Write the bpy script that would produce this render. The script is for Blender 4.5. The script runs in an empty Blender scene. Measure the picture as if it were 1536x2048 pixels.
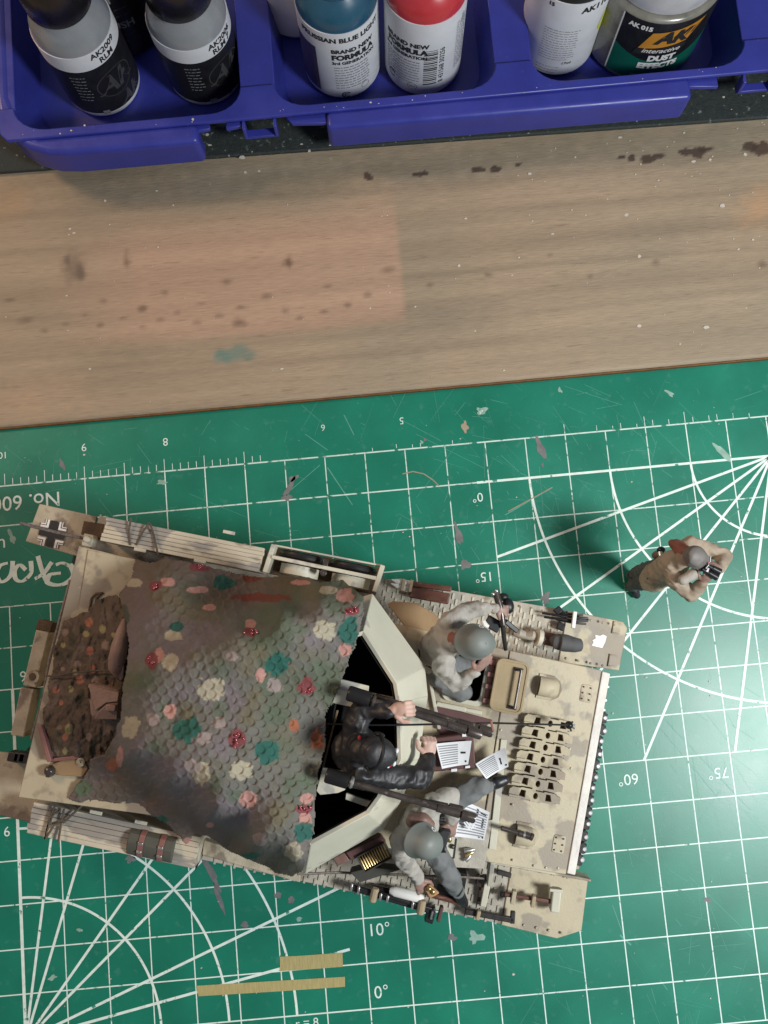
import bpy, bmesh, math, random
import numpy as np
from mathutils import Vector, Matrix, Euler, noise
S = bpy.context.scene
C = S.collection
rnd = random.Random(7)
# ---------------------------------------------------------------- camera, world, lamps, exposure (1 unit = 1 cm)
S.unit_settings.system = 'METRIC'
S.unit_settings.scale_length = 0.01
CAM_P = Vector((-0.73417, 2.17374, 27.97283)); CAM_E = Euler((0.12433, 0.01475, -0.08998)); CAM_F = 1800.0
cam = bpy.data.cameras.new('camera'); cam_o = bpy.data.objects.new('camera', cam); C.objects.link(cam_o)
cam_o.location = CAM_P; cam_o.rotation_euler = CAM_E
cam.sensor_fit = 'VERTICAL'; cam.sensor_height = 36.0; cam.lens = 36.0 * CAM_F / 2048.0
cam.clip_start = 0.5; cam.clip_end = 500
S.camera = cam_o
W = bpy.data.worlds.new('World'); S.world = W; W.use_nodes = True
bg = W.node_tree.nodes['Background']; bg.inputs['Color'].default_value = (0.92, 0.92, 1.0, 1); bg.inputs['Strength'].default_value = 0.22
def lamp(name, loc, target, size, power, col, size_y=None):
    l = bpy.data.lights.new(name, 'AREA'); l.energy = power; l.color = col
    l.shape = 'RECTANGLE' if size_y else 'DISK'; l.size = size
    if size_y: l.size_y = size_y
    o = bpy.data.objects.new(name, l); C.objects.link(o); o.location = loc
    o.rotation_euler = (Vector(target) - Vector(loc)).to_track_quat('-Z', 'Y').to_euler()
    return o
lamp('desk_lamp', (22.4, -6.6, 30.0), (4, 1, 1), 8.0, 13800, (0.96, 1.0, 1.0))
lamp('room_lamp', (-48, 40, 44), (-3, 4, 0), 14, 17500, (1.0, 0.66, 0.41))
S.view_settings.view_transform = 'Standard'; S.view_settings.look = 'None'
S.view_settings.exposure = 0.0; S.view_settings.gamma = 1.0
# ---------------------------------------------------------------- helpers
_RM = CAM_E.to_matrix()
def P(px, py, z):
    "point of the place at height z that the photograph shows at pixel (px, py)"
    d = _RM @ Vector(((px - 768) / CAM_F, -(py - 1024) / CAM_F, -1.0))
    t = (z - CAM_P.z) / d.z
    return CAM_P + d * t
TH = math.radians(-16.391); TO = Vector((-3.302, -0.055, 0))
TANK_M = Matrix.Translation(TO) @ Matrix.Rotation(TH, 4, 'Z'); TANK_I = TANK_M.inverted()
def T(px, py, z): return TANK_I @ P(px, py, z)
def TW(x, y, z): return TANK_M @ Vector((x, y, z))
ROOT = {}
MATS = {}
def lin(c):
    return tuple(((v / 255) / 12.92 if v / 255 <= .04045 else ((v / 255 + .055) / 1.055) ** 2.4) for v in c)
def M(name, col, rough=.6, var=.12, vscale=2.0, bump=0.0, bscale=12.0, metal=0.0, col2=None, c2scale=1.2, c2lo=.52, c2hi=.58, col3=None, c3scale=5, c3lo=.6, c3hi=.7, stretch=(1, 1, 1), spec=.5, attr=None, coat=0.0, sss=0.0, alpha=1.0, trans=0.0):
    m = bpy.data.materials.new(name); m.use_nodes = True
    nt = m.node_tree; N = nt.nodes; L = nt.links
    b = N['Principled BSDF']
    b.inputs['Roughness'].default_value = rough; b.inputs['Metallic'].default_value = metal
    b.inputs['Specular IOR Level'].default_value = spec
    rv = .08 if name != 'mat_green' else .025
    b.inputs['Coat Weight'].default_value = coat; b.inputs['Coat Roughness'].default_value = .15
    b.inputs['Transmission Weight'].default_value = trans; b.inputs['Alpha'].default_value = alpha
    if sss: b.inputs['Subsurface Weight'].default_value = sss; b.inputs['Subsurface Radius'].default_value = (.05, .02, .01)
    tc = N.new('ShaderNodeTexCoord'); mp = N.new('ShaderNodeMapping'); mp.inputs['Scale'].default_value = stretch
    L.new(tc.outputs['Object'], mp.inputs['Vector'])
    def nz(scale, det=4.0):
        n = N.new('ShaderNodeTexNoise'); n.inputs['Scale'].default_value = scale; n.inputs['Detail'].default_value = det
        L.new(mp.outputs['Vector'], n.inputs['Vector']); return n
    def mix(fac, a, bb, mode='MIX'):
        x = N.new('ShaderNodeMix'); x.data_type = 'RGBA'; x.blend_type = mode
        for s, v in ((0, fac), (6, a), (7, bb)):
            if hasattr(v, 'is_output'): L.new(v, x.inputs[s])
            elif s == 0: x.inputs[0].default_value = v
            else: x.inputs[s].default_value = (*v[:3], 1)
        return x.outputs[2]
    def ramp(src, lo, hi):
        r = N.new('ShaderNodeMapRange'); r.inputs[1].default_value = lo; r.inputs[2].default_value = hi
        L.new(src, r.inputs[0]); return r.outputs[0]
    c = (*col[:3],)
    if attr:
        a = N.new('ShaderNodeAttribute'); a.attribute_name = attr; c = a.outputs['Color']
    if col2: c = mix(ramp(nz(c2scale).outputs['Fac'], c2lo, c2hi), c, col2)
    if col3: c = mix(ramp(nz(c3scale, 6).outputs['Fac'], c3lo, c3hi), c, col3)
    if var:
        n = nz(vscale, 5)
        g = N.new('ShaderNodeMapRange'); g.inputs[1].default_value = .25; g.inputs[2].default_value = .75
        g.inputs[3].default_value = 1 - var; g.inputs[4].default_value = 1 + var
        L.new(n.outputs['Fac'], g.inputs[0])
        x = N.new('ShaderNodeVectorMath'); x.operation = 'SCALE'
        if hasattr(c, 'is_output'): L.new(c, x.inputs[0])
        else: x.inputs[0].default_value = c
        L.new(g.outputs[0], x.inputs['Scale']); c = x.outputs[0]
        rr = N.new('ShaderNodeMapRange'); rr.inputs[1].default_value = .3; rr.inputs[2].default_value = .7
        rr.inputs[3].default_value = max(.03, rough - rv); rr.inputs[4].default_value = min(1, rough + rv)
        L.new(n.outputs['Fac'], rr.inputs[0]); L.new(rr.outputs[0], b.inputs['Roughness'])
    if hasattr(c, 'is_output'): L.new(c, b.inputs['Base Color'])
    else: b.inputs['Base Color'].default_value = (*c, 1)
    if bump:
        bn = N.new('ShaderNodeBump'); bn.inputs['Strength'].default_value = 1.0; bn.inputs['Distance'].default_value = bump
        L.new(nz(bscale, 5).outputs['Fac'], bn.inputs['Height']); L.new(bn.outputs[0], b.inputs['Normal'])
    MATS[name] = m
    return m
class B:
    "collects shapes; obj() links them as ONE mesh object"
    def __init__(s): s.v = []; s.f = []
    def add(s, v, f):
        n = len(s.v); s.v += [Vector(p) for p in v]; s.f += [[i + n for i in q] for q in f]; return s
    def box(s, c, d, rot=None, taper=1.0):
        hx, hy, hz = d[0] / 2, d[1] / 2, d[2] / 2; r = rot if rot is not None else Matrix.Identity(3); c = Vector(c)
        v = [c + r @ Vector((x * hx * (taper if z > 0 else 1), y * hy * (taper if z > 0 else 1), z * hz)) for z in (-1, 1) for x, y in ((-1, -1), (1, -1), (1, 1), (-1, 1))]
        return s.add(v, [(3, 2, 1, 0), (4, 5, 6, 7), (0, 1, 5, 4), (1, 2, 6, 5), (2, 3, 7, 6), (3, 0, 4, 7)])
    def beam(s, a, b, w, h, up=(0, 0, 1)):
        a = Vector(a); b = Vector(b); x = (b - a).normalized(); y = Vector(up).cross(x).normalized(); z = x.cross(y)
        return s.box((a + b) / 2, ((b - a).length, w, h), Matrix((x, y, z)).transposed())
    def tube(s, pts, r, n=10, cap=True, closed=False):
        pts = [Vector(p) for p in pts]; m = len(pts)
        rs = list(r) if hasattr(r, '__len__') else [r] * m
        v = []; ref = None
        for i, p in enumerate(pts):
            t = (pts[min(i + 1, m - 1)] - pts[max(i - 1, 0)])
            if t.length < 1e-9: t = Vector((0, 0, 1))
            t.normalize()
            if ref is None: ref = Vector((0, 0, 1)) if abs(t.z) < .9 else Vector((1, 0, 0))
            y = (ref - t * ref.dot(t))
            if y.length < 1e-6: y = t.orthogonal()
            y.normalize(); x = y.cross(t); ref = y
            v += [p + (x * math.cos(2 * math.pi * k / n) + y * math.sin(2 * math.pi * k / n)) * rs[i] for k in range(n)]
        f = [(i * n + k, i * n + (k + 1) % n, (i + 1) * n + (k + 1) % n, (i + 1) * n + k) for i in range(m - 1) for k in range(n)]
        if cap: f += [tuple(range(n))[::-1], tuple(range((m - 1) * n, m * n))]
        return s.add(v, f)
    def lathe(s, prof, c=(0, 0, 0), n=32, rot=None, sx=1, sy=1, cap=True):
        c = Vector(c); r = rot if rot is not None else Matrix.Identity(3); m = len(prof)
        v = [c + r @ Vector((p[0] * math.cos(2 * math.pi * k / n) * sx, p[0] * math.sin(2 * math.pi * k / n) * sy, p[1])) for p in prof for k in range(n)]
        f = [(i * n + k, i * n + (k + 1) % n, (i + 1) * n + (k + 1) % n, (i + 1) * n + k) for i in range(m - 1) for k in range(n)]
        if cap: f += [tuple(range(n))[::-1], tuple(range((m - 1) * n, m * n))]
        return s.add(v, f)
    def ball(s, c, r, rot=None, n=14, m=9):
        rx, ry, rz = r if hasattr(r, '__len__') else (r, r, r)
        return s.lathe([(math.sin(math.pi * i / m) + 1e-4, -math.cos(math.pi * i / m)) for i in range(m + 1)], c, n, (rot if rot is not None else Matrix.Identity(3)) @ Matrix.Diagonal((rx, ry, rz)), cap=False)
    def capsule(s, a, ra, b, rb, n=12):
        s.tube([a, b], [ra, rb], n); s.ball(a, ra, n=n, m=8); s.ball(b, rb, n=n, m=8); return s
    def prism(s, pts, z0, z1):
        n = len(pts); a = [(p[0], p[1], z0 if not hasattr(z0, '__len__') else z0[i]) for i, p in enumerate(pts)]
        b = [(p[0], p[1], z1 if not hasattr(z1, '__len__') else z1[i]) for i, p in enumerate(pts)]
        ar = sum(pts[i][0] * pts[(i + 1) % n][1] - pts[(i + 1) % n][0] * pts[i][1] for i in range(n))
        f = [tuple(range(n))[::-1], tuple(range(n, 2 * n))] + [(i, (i + 1) % n, n + (i + 1) % n, n + i) for i in range(n)]
        if ar < 0: f = [q[::-1] for q in f]
        return s.add(a + b, f)
    def sheet(s, pts, t=.01):
        "flat or bent polygon of given 3-D points, thickened downward"
        n = len(pts); nn = (Vector(pts[1]) - Vector(pts[0])).cross(Vector(pts[2]) - Vector(pts[0])).normalized()
        pts = [Vector(p) for p in pts]
        if nn.z < 0: pts.reverse(); nn = -nn
        return s.add([p - nn * t for p in pts] + pts, [tuple(range(n))[::-1], tuple(range(n, 2 * n))] + [(i, (i + 1) % n, n + (i + 1) % n, n + i) for i in range(n)])
    def ribbon(s, a, b, w, z):
        a = Vector((a[0], a[1])); b = Vector((b[0], b[1])); d = (b - a).normalized(); q = Vector((-d.y, d.x)) * w / 2
        return s.add([(*(a - q), z), (*(b - q), z), (*(b + q), z), (*(a + q), z)], [(0, 1, 2, 3)])
    def arc(s, c, r, a0, a1, w, z, n=40):
        v = []
        for i in range(n + 1):
            t = a0 + (a1 - a0) * i / n
            for rr in (r - w / 2, r + w / 2): v.append((c[0] + rr * math.cos(t), c[1] + rr * math.sin(t), z))
        return s.add(v, [(2 * i, 2 * i + 1, 2 * i + 3, 2 * i + 2) if a1 < a0 else (2 * i + 1, 2 * i, 2 * i + 2, 2 * i + 3) for i in range(n)])
    def obj(s, name, mat, parent=None, bevel=0.0, smooth=35, local=False, seg=2):
        me = bpy.data.meshes.new(name)
        inv = Matrix.Identity(4)
        if parent is not None and not local: inv = ROOT[parent.name].inverted()
        ctr = None
        if parent is None and not local:
            bb = s.v; ctr = Vector(((min(p.x for p in bb) + max(p.x for p in bb)) / 2, (min(p.y for p in bb) + max(p.y for p in bb)) / 2, min(p.z for p in bb)))
            inv = Matrix.Translation(-ctr)
        me.from_pydata([inv @ p for p in s.v], [], s.f); me.update()
        me.materials.append(MATS[mat] if isinstance(mat, str) else mat)
        if smooth:
            me.polygons.foreach_set('use_smooth', [True] * len(me.polygons)); me.set_sharp_from_angle(angle=math.radians(smooth))
        o = bpy.data.objects.new(name, me); C.objects.link(o)
        if parent is not None: o.parent = parent; ROOT[o.name] = ROOT[parent.name]
        else:
            if ctr is not None: o.location = ctr
            ROOT[o.name] = Matrix.Translation(o.location)
        if bevel:
            bm_ = o.modifiers.new('bevel', 'BEVEL'); bm_.width = bevel; bm_.segments = seg; bm_.limit_method = 'ANGLE'; bm_.angle_limit = math.radians(40)
        return o
def tag(o, label, cat=None, group=None, kind=None):
    if label: o['label'] = label
    if cat: o['category'] = cat
    if group: o['group'] = group
    if kind: o['kind'] = kind
    return o
def thing(name, label, cat, loc, group=None, M4=None):
    o = bpy.data.objects.new(name, None); C.objects.link(o); o.empty_display_size = .3
    m = M4 if M4 is not None else Matrix.Translation(Vector(loc)); o.matrix_world = m; ROOT[o.name] = m
    return tag(o, label, cat, group)
def struct(name, b, mat, **k):
    return tag(b.obj(name, mat, **k), None, kind='structure')
_DG = None
def text_geo(body, size, bold=0.0, shear=0.0, align='CENTER', spacing=1.0, res=3):
    "2-D outlines of a word as (verts, faces), centred on its origin"
    cu = bpy.data.curves.new('text', 'FONT'); cu.body = body; cu.size = size; cu.align_x = align; cu.align_y = 'CENTER'
    cu.offset = bold; cu.shear = shear; cu.space_character = spacing; cu.resolution_u = res; cu.fill_mode = 'FRONT'
    o = bpy.data.objects.new('text', cu); C.objects.link(o)
    dg = bpy.context.evaluated_depsgraph_get(); dg.update()
    me = bpy.data.meshes.new_from_object(o.evaluated_get(dg))
    v = [p.co.copy() for p in me.vertices]; f = [tuple(q.vertices) for q in me.polygons]
    bpy.data.objects.remove(o); bpy.data.curves.remove(cu); bpy.data.meshes.remove(me)
    return v, f
def flat_text(b, body, size, pos, rot=0.0, z=.004, **k):
    v, f = text_geo(body, size, **k); m = Matrix.Rotation(rot, 3, 'Z')
    return b.add([Vector((pos[0], pos[1], z)) + m @ p for p in v], f)
def plate(name, outer, holes, z0, z1, mat, parent, bevel=.015, local=True, smooth=30):
    "flat plate with cut-outs"
    cu = bpy.data.curves.new('plate', 'CURVE'); cu.dimensions = '2D'; cu.fill_mode = 'BOTH'; cu.extrude = (z1 - z0) / 2
    for ring in [outer] + holes:
        sp = cu.splines.new('POLY'); sp.points.add(len(ring) - 1); sp.use_cyclic_u = True
        for q, p in zip(sp.points, ring): q.co = (p[0], p[1], 0, 1)
    o = bpy.data.objects.new('plate', cu); C.objects.link(o)
    dg = bpy.context.evaluated_depsgraph_get(); dg.update()
    me = bpy.data.meshes.new_from_object(o.evaluated_get(dg)); 
    bm = bmesh.new(); bm.from_mesh(me); bmesh.ops.remove_doubles(bm, verts=bm.verts, dist=1e-4); bmesh.ops.recalc_face_normals(bm, faces=bm.faces)
    b = B(); b.add([v.co + Vector((0, 0, (z0 + z1) / 2)) for v in bm.verts], [[v.index for v in f.verts] for f in bm.faces]); bm.free()
    bpy.data.objects.remove(o); bpy.data.curves.remove(cu); bpy.data.meshes.remove(me)
    return b.obj(name, mat, parent, bevel=0, smooth=smooth, local=local)
def rrect(x0, y0, x1, y1, r, n=5):
    out = []
    for cx, cy, a in ((x1 - r, y1 - r, 0), (x0 + r, y1 - r, 90), (x0 + r, y0 + r, 180), (x1 - r, y0 + r, 270)):
        out += [(cx + r * math.cos(math.radians(a + 90 * i / n)), cy + r * math.sin(math.radians(a + 90 * i / n))) for i in range(n + 1)]
    return out
def dup(o, loc=None, parent=None, **k):
    c = o.copy(); C.objects.link(c)
    if parent is not None: c.parent = parent
    if loc is not None: c.location = loc
    ROOT[c.name] = ROOT.get(parent.name if parent else o.name, Matrix.Identity(4))
    for ch in list(o.children): dup(ch, None, c)
    for a, b_ in k.items(): c[a] = b_
    return c
def remeshed(b, name, mat, parent, voxel=.035, smooth=4, fold=0.0, fscale=3.0, local=False):
    "one continuous skin over overlapping shapes, with cloth folds"
    t = b.obj('work', mat, None, smooth=0, local=True)
    r = t.modifiers.new('r', 'REMESH'); r.mode = 'VOXEL'; r.voxel_size = voxel; r.use_smooth_shade = True
    s = t.modifiers.new('s', 'SMOOTH'); s.iterations = smooth; s.factor = .5
    dg = bpy.context.evaluated_depsgraph_get(); dg.update()
    me = bpy.data.meshes.new_from_object(t.evaluated_get(dg)); bpy.data.objects.remove(t)
    if fold:
        nv = len(me.vertices); co = np.empty(nv * 3, np.float32); no = np.empty(nv * 3, np.float32)
        me.vertices.foreach_get('co', co); me.vertices.foreach_get('normal', no); co = co.reshape(-1, 3); no = no.reshape(-1, 3)
        q = co.astype(float) * fscale
        w = (vnoise(q[:, 0] + q[:, 2] * .8 + 60, q[:, 1] - q[:, 2] * .6 + 60) - .5) * 2 + (vnoise(q[:, 0] * 2.3 - q[:, 2] * 1.3 + 90, q[:, 1] * 2.3 + q[:, 2] * 1.7 + 90) - .5)
        co = co + no * ((1 - np.abs(w) * 2.2) * fold)[:, None]; me.vertices.foreach_set('co', co.astype(np.float32).ravel()); me.update()
    me.transform(ROOT[parent.name].inverted()); me.name = name
    me.polygons.foreach_set('use_smooth', [True] * len(me.polygons))
    o = bpy.data.objects.new(name, me); C.objects.link(o); o.parent = parent; ROOT[o.name] = ROOT[parent.name]
    return o
def color_grid(name, xs, ys, zf, colf, mat, extra=None):
    "dense sheet whose paint, stains and painted light are stored per vertex"
    nx, ny = len(xs), len(ys); X, Y = np.meshgrid(xs, ys)
    Z = zf(X, Y); co = np.stack([X, Y, Z], -1).reshape(-1, 3).astype(np.float32)
    me = bpy.data.meshes.new(name)
    i = np.arange((ny - 1) * nx).reshape(ny - 1, nx)[:, :-1].ravel()
    fa = np.stack([i, i + 1, i + nx + 1, i + nx], 1)
    me.from_pydata(co, [], fa.tolist()); me.update()
    a = me.color_attributes.new('paint', 'FLOAT_COLOR', 'POINT'); c = colf(X, Y).reshape(-1, 3)
    a.data.foreach_set('color', np.concatenate([c, np.ones((len(c), 1))], 1).astype(np.float32).ravel())
    me.polygons.foreach_set('use_smooth', [True] * len(me.polygons)); me.materials.append(MATS[mat])
    o = bpy.data.objects.new(name, me); C.objects.link(o); ROOT[o.name] = Matrix.Identity(4)
    return o
_g = np.random.default_rng(3)
_tab = _g.random((256, 256))
def vnoise(x, y):
    xi = np.floor(x).astype(int); yi = np.floor(y).astype(int); fx = x - xi; fy = y - yi
    fx = fx * fx * (3 - 2 * fx); fy = fy * fy * (3 - 2 * fy)
    g = lambda a, b_: _tab[a % 256, b_ % 256]
    return (g(xi, yi) * (1 - fx) + g(xi + 1, yi) * fx) * (1 - fy) + (g(xi, yi + 1) * (1 - fx) + g(xi + 1, yi + 1) * fx) * fy
def fbm(x, y, o=4):
    r = 0; a = .5
    for k in range(o): r = r + a * vnoise(x + 17.3 * k, y + 9.1 * k); x = x * 2; y = y * 2; a *= .5
    return r
# ---------------------------------------------------------------- materials
M('bench', (.10, .08, .06), .8)
M('wood', (.4, .3, .2), .62, var=.13, vscale=6.5, stretch=(.34, 3.4, 1), bump=.010, bscale=12, attr='paint', col3=(.15, .115, .085), c3scale=4.5, c3lo=.60, c3hi=.95)
M('wood_edge', (.17, .075, .022), .7, var=.3, vscale=5)
M('mat_green', (.002, .185, .116), .375, var=.18, vscale=.55, bump=.0022, bscale=34, col2=(.008, .20, .13), c2scale=.32, c2lo=.5, c2hi=.72, col3=(.07, .25, .19), c3scale=3.4, c3lo=.60, c3hi=.92, spec=.60)
M('mat_core', (.05, .06, .05), .7)
M('mat_print', (.74, .86, .80), .5, var=.12, vscale=6, col2=(.05, .26, .18), c2scale=5.5, c2lo=.63, c2hi=.71)
M('mat_print_worn', (.62, .76, .70), .5, var=.12, vscale=6, col2=(.02, .2, .13), c2scale=4.2, c2lo=.55, c2hi=.64)
M('scratch', (.10, .34, .26), .55, var=.2)
M('smear_mauve', (.17, .17, .17), .6, var=.25, vscale=4)
M('smear_pale', (.26, .42, .35), .6, var=.25, vscale=4)
M('smear_tan', (.34, .27, .19), .6, var=.2)
M('fleck', (.58, .54, .46), .7, var=.1)
M('black_mat', (.026, .034, .032), .75, var=.3, vscale=7, bump=.02, bscale=16, col3=(.16, .18, .17), c3scale=7, c3lo=.64, c3hi=.72)
M('tape', (.50, .43, .19), .7, var=.14, vscale=4, alpha=.84, bump=.012, bscale=7, stretch=(4, .6, 1))
M('tray_blue', (.034, .043, .30), .36, var=.10, vscale=1.2, spec=.5, bump=.003, bscale=3, col3=(.10, .10, .30), c3scale=6, c3lo=.66, c3hi=.9)
M('cap_black', (.012, .011, .012), .22, var=.1)
M('grey_paint', (.25, .265, .285), .24, var=.05, coat=.6)
M('label_black', (.013, .013, .014), .42, var=.2, vscale=3)
M('label_black2', (.012, .011, .012), .35, var=.15)
M('label_white', (.70, .71, .74), .5, var=.05)
M('ink_black', (.02, .02, .022), .6, var=0)
M('ink_grey', (.26, .265, .28), .6, var=0)
M('ink_faint', (.055, .055, .058), .5, var=0)
M('ink_white', (.75, .75, .74), .6, var=0)
M('paint_blue', (.018, .085, .145), .3, var=.08, coat=.3)
M('paint_red', (.50, .035, .045), .3, var=.08, coat=.3)
M('cap_white', (.75, .75, .76), .4, var=.05)
M('label_purple', (.06, .045, .09), .5, var=.1)
M('label_green', (.004, .11, .075), .4, var=.06)
M('logo_orange', (.55, .24, .03), .4, var=.08)
M('sticker_yellow', (.62, .66, .04), .5, var=.05)
M('glass_lid', (.42, .42, .45), .2, var=.15, coat=.4)
M('dust_liquid', (.20, .19, .16), .3, var=.3, coat=.5)
SAND = (.465, .40, .275); SAND2 = (.30, .255, .195)
M('sand', SAND, .58, var=.10, vscale=1.1, bump=.006, bscale=16, col2=SAND2, c2scale=.72, c2lo=.555, c2hi=.585, col3=(.27, .215, .15), c3scale=3.0, c3lo=.54, c3hi=.80)
M('sand_worn', (.47, .41, .30), .62, var=.2, vscale=2.2, bump=.012, bscale=18, col2=(.25, .20, .15), c2scale=1.3, c2lo=.53, c2hi=.6, col3=(.17, .115, .07), c3scale=2.4, c3lo=.62, c3hi=.8)
M('sand_dust', (.42, .385, .32), .7, var=.22, vscale=3, bump=.012, bscale=22, col3=(.22, .18, .13), c3scale=2.8, c3lo=.56, c3hi=.72)
M('sand_pale', (.58, .55, .44), .55, var=.08, vscale=1, col2=(.40, .38, .34), c2scale=1.0, c2lo=.57, c2hi=.60, bump=.004)
M('sand_panel', (.56, .50, .385), .6, var=.12, vscale=2, bump=.006, col2=(.32, .295, .26), c2scale=1.1, c2lo=.51, c2hi=.55, col3=(.24, .19, .14), c3scale=3.5, c3lo=.58, c3hi=.78, stretch=(.45, 1.4, 1))
M('tan_hatch', (.36, .27, .15), .55, var=.1, vscale=1.5, bump=.004)
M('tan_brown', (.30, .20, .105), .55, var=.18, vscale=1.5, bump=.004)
M('dark_brown', (.11, .07, .04), .8, var=.35, vscale=3, bump=.03, bscale=12)  # dark brown for joints and linings; also paints shade in holes and hollows
M('lip_white', (.72, .68, .62), .6, var=.12, vscale=4, bump=.01)
M('dark_inside', (.012, .011, .010), .8, var=.3)  # near black colour stands in for the shade inside hull and turret
M('dark_metal', (.085, .070, .063), .28, var=.25, vscale=5, metal=.5, col3=(.34, .30, .27), c3scale=7, c3lo=.62, c3hi=.75)
M('black_metal', (.022, .022, .024), .38, var=.2, metal=.4)
M('steel', (.55, .54, .52), .3, var=.15, vscale=8, metal=.9)
M('rubber', (.018, .017, .018), .38, var=.25)
M('track', (.04, .036, .034), .5, var=.4, vscale=6, metal=.4)
M('track_tooth', (.58, .57, .58), .4, var=.2, metal=.5)
M('brown_wood', (.115, .045, .030), .45, var=.25, vscale=3, stretch=(1, 3, 1), col3=(.22, .10, .07), c3scale=4)
M('white_paint', (.82, .80, .76), .5, var=.04)
M('strap_tan', (.40, .31, .20), .7, var=.15)
M('brown_leather', (.19, .105, .085), .5, var=.2, vscale=4, bump=.01)
M('satchel', (.29, .185, .145), .6, var=.18, vscale=3, bump=.012)
M('roll_grey', (.085, .085, .068), .8, var=.15, bump=.006)
M('strap_red', (.24, .11, .095), .5, var=.2)
M('rope', (.10, .08, .06), .85, var=.3, vscale=10)
M('cable', (.19, .155, .135), .5, var=.4, vscale=14, metal=.4)
M('box_maroon', (.105, .045, .042), .6, var=.2, vscale=3)
M('brass', (.50, .36, .16), .3, var=.2, metal=.85)
M('ammo_green', (.05, .05, .04), .6, var=.2)
M('paper', (.78, .78, .80), .7, var=.06, bump=.003)
M('tarp', (.2, .18, .16), .8, spec=.25, bump=.006, bscale=22, var=.12, vscale=6, attr='paint')
M('heap', (.1, .06, .04), .8, var=.2, vscale=5, attr='paint', bump=.02, bscale=9)
M('skin', (.54, .35, .285), .55, var=.15, vscale=4)
M('skin_dark', (.24, .085, .06), .6, var=.2, vscale=4)
M('skin_tan', (.30, .185, .15), .5, var=.15, vscale=4)
M('jacket_pale', (.375, .35, .31), .75, var=.14, vscale=2.5, bump=.012, bscale=7, col2=(.27, .25, .22), c2scale=1.6, c2lo=.55, c2hi=.62)
M('jacket_tan', (.37, .30, .225), .7, var=.16, vscale=2.5, bump=.012, bscale=7, col2=(.27, .205, .15), c2scale=1.3, c2lo=.52, c2hi=.66, col3=(.44, .38, .31), c3scale=1.6, c3lo=.58, c3hi=.7)
M('jacket_black', (.018, .017, .019), .5, var=.3, vscale=3, bump=.018, bscale=6)
M('trousers_grey', (.16, .165, .165), .75, var=.14, vscale=2.5, bump=.01, bscale=6)
M('trousers_dark', (.085, .085, .088), .75, var=.12, vscale=3)
M('boot_black', (.017, .018, .021), .4, var=.3, vscale=4, col3=(.10, .09, .08), c3scale=4, c3lo=.6, c3hi=.8)
M('helmet', (.165, .18, .165), .55, var=.06, vscale=3, bump=.002, bscale=20)
M('cap_grey', (.15, .135, .125), .55, var=.15, vscale=3)
M('belt', (.05, .03, .02), .5, var=.1)
M('binocular', (.015, .015, .017), .3, var=.1)
M('emblem_red', (.5, .03, .05), .5, var=0)
M('bread', (.40, .22, .10), .6, var=.25, vscale=6)
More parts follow.
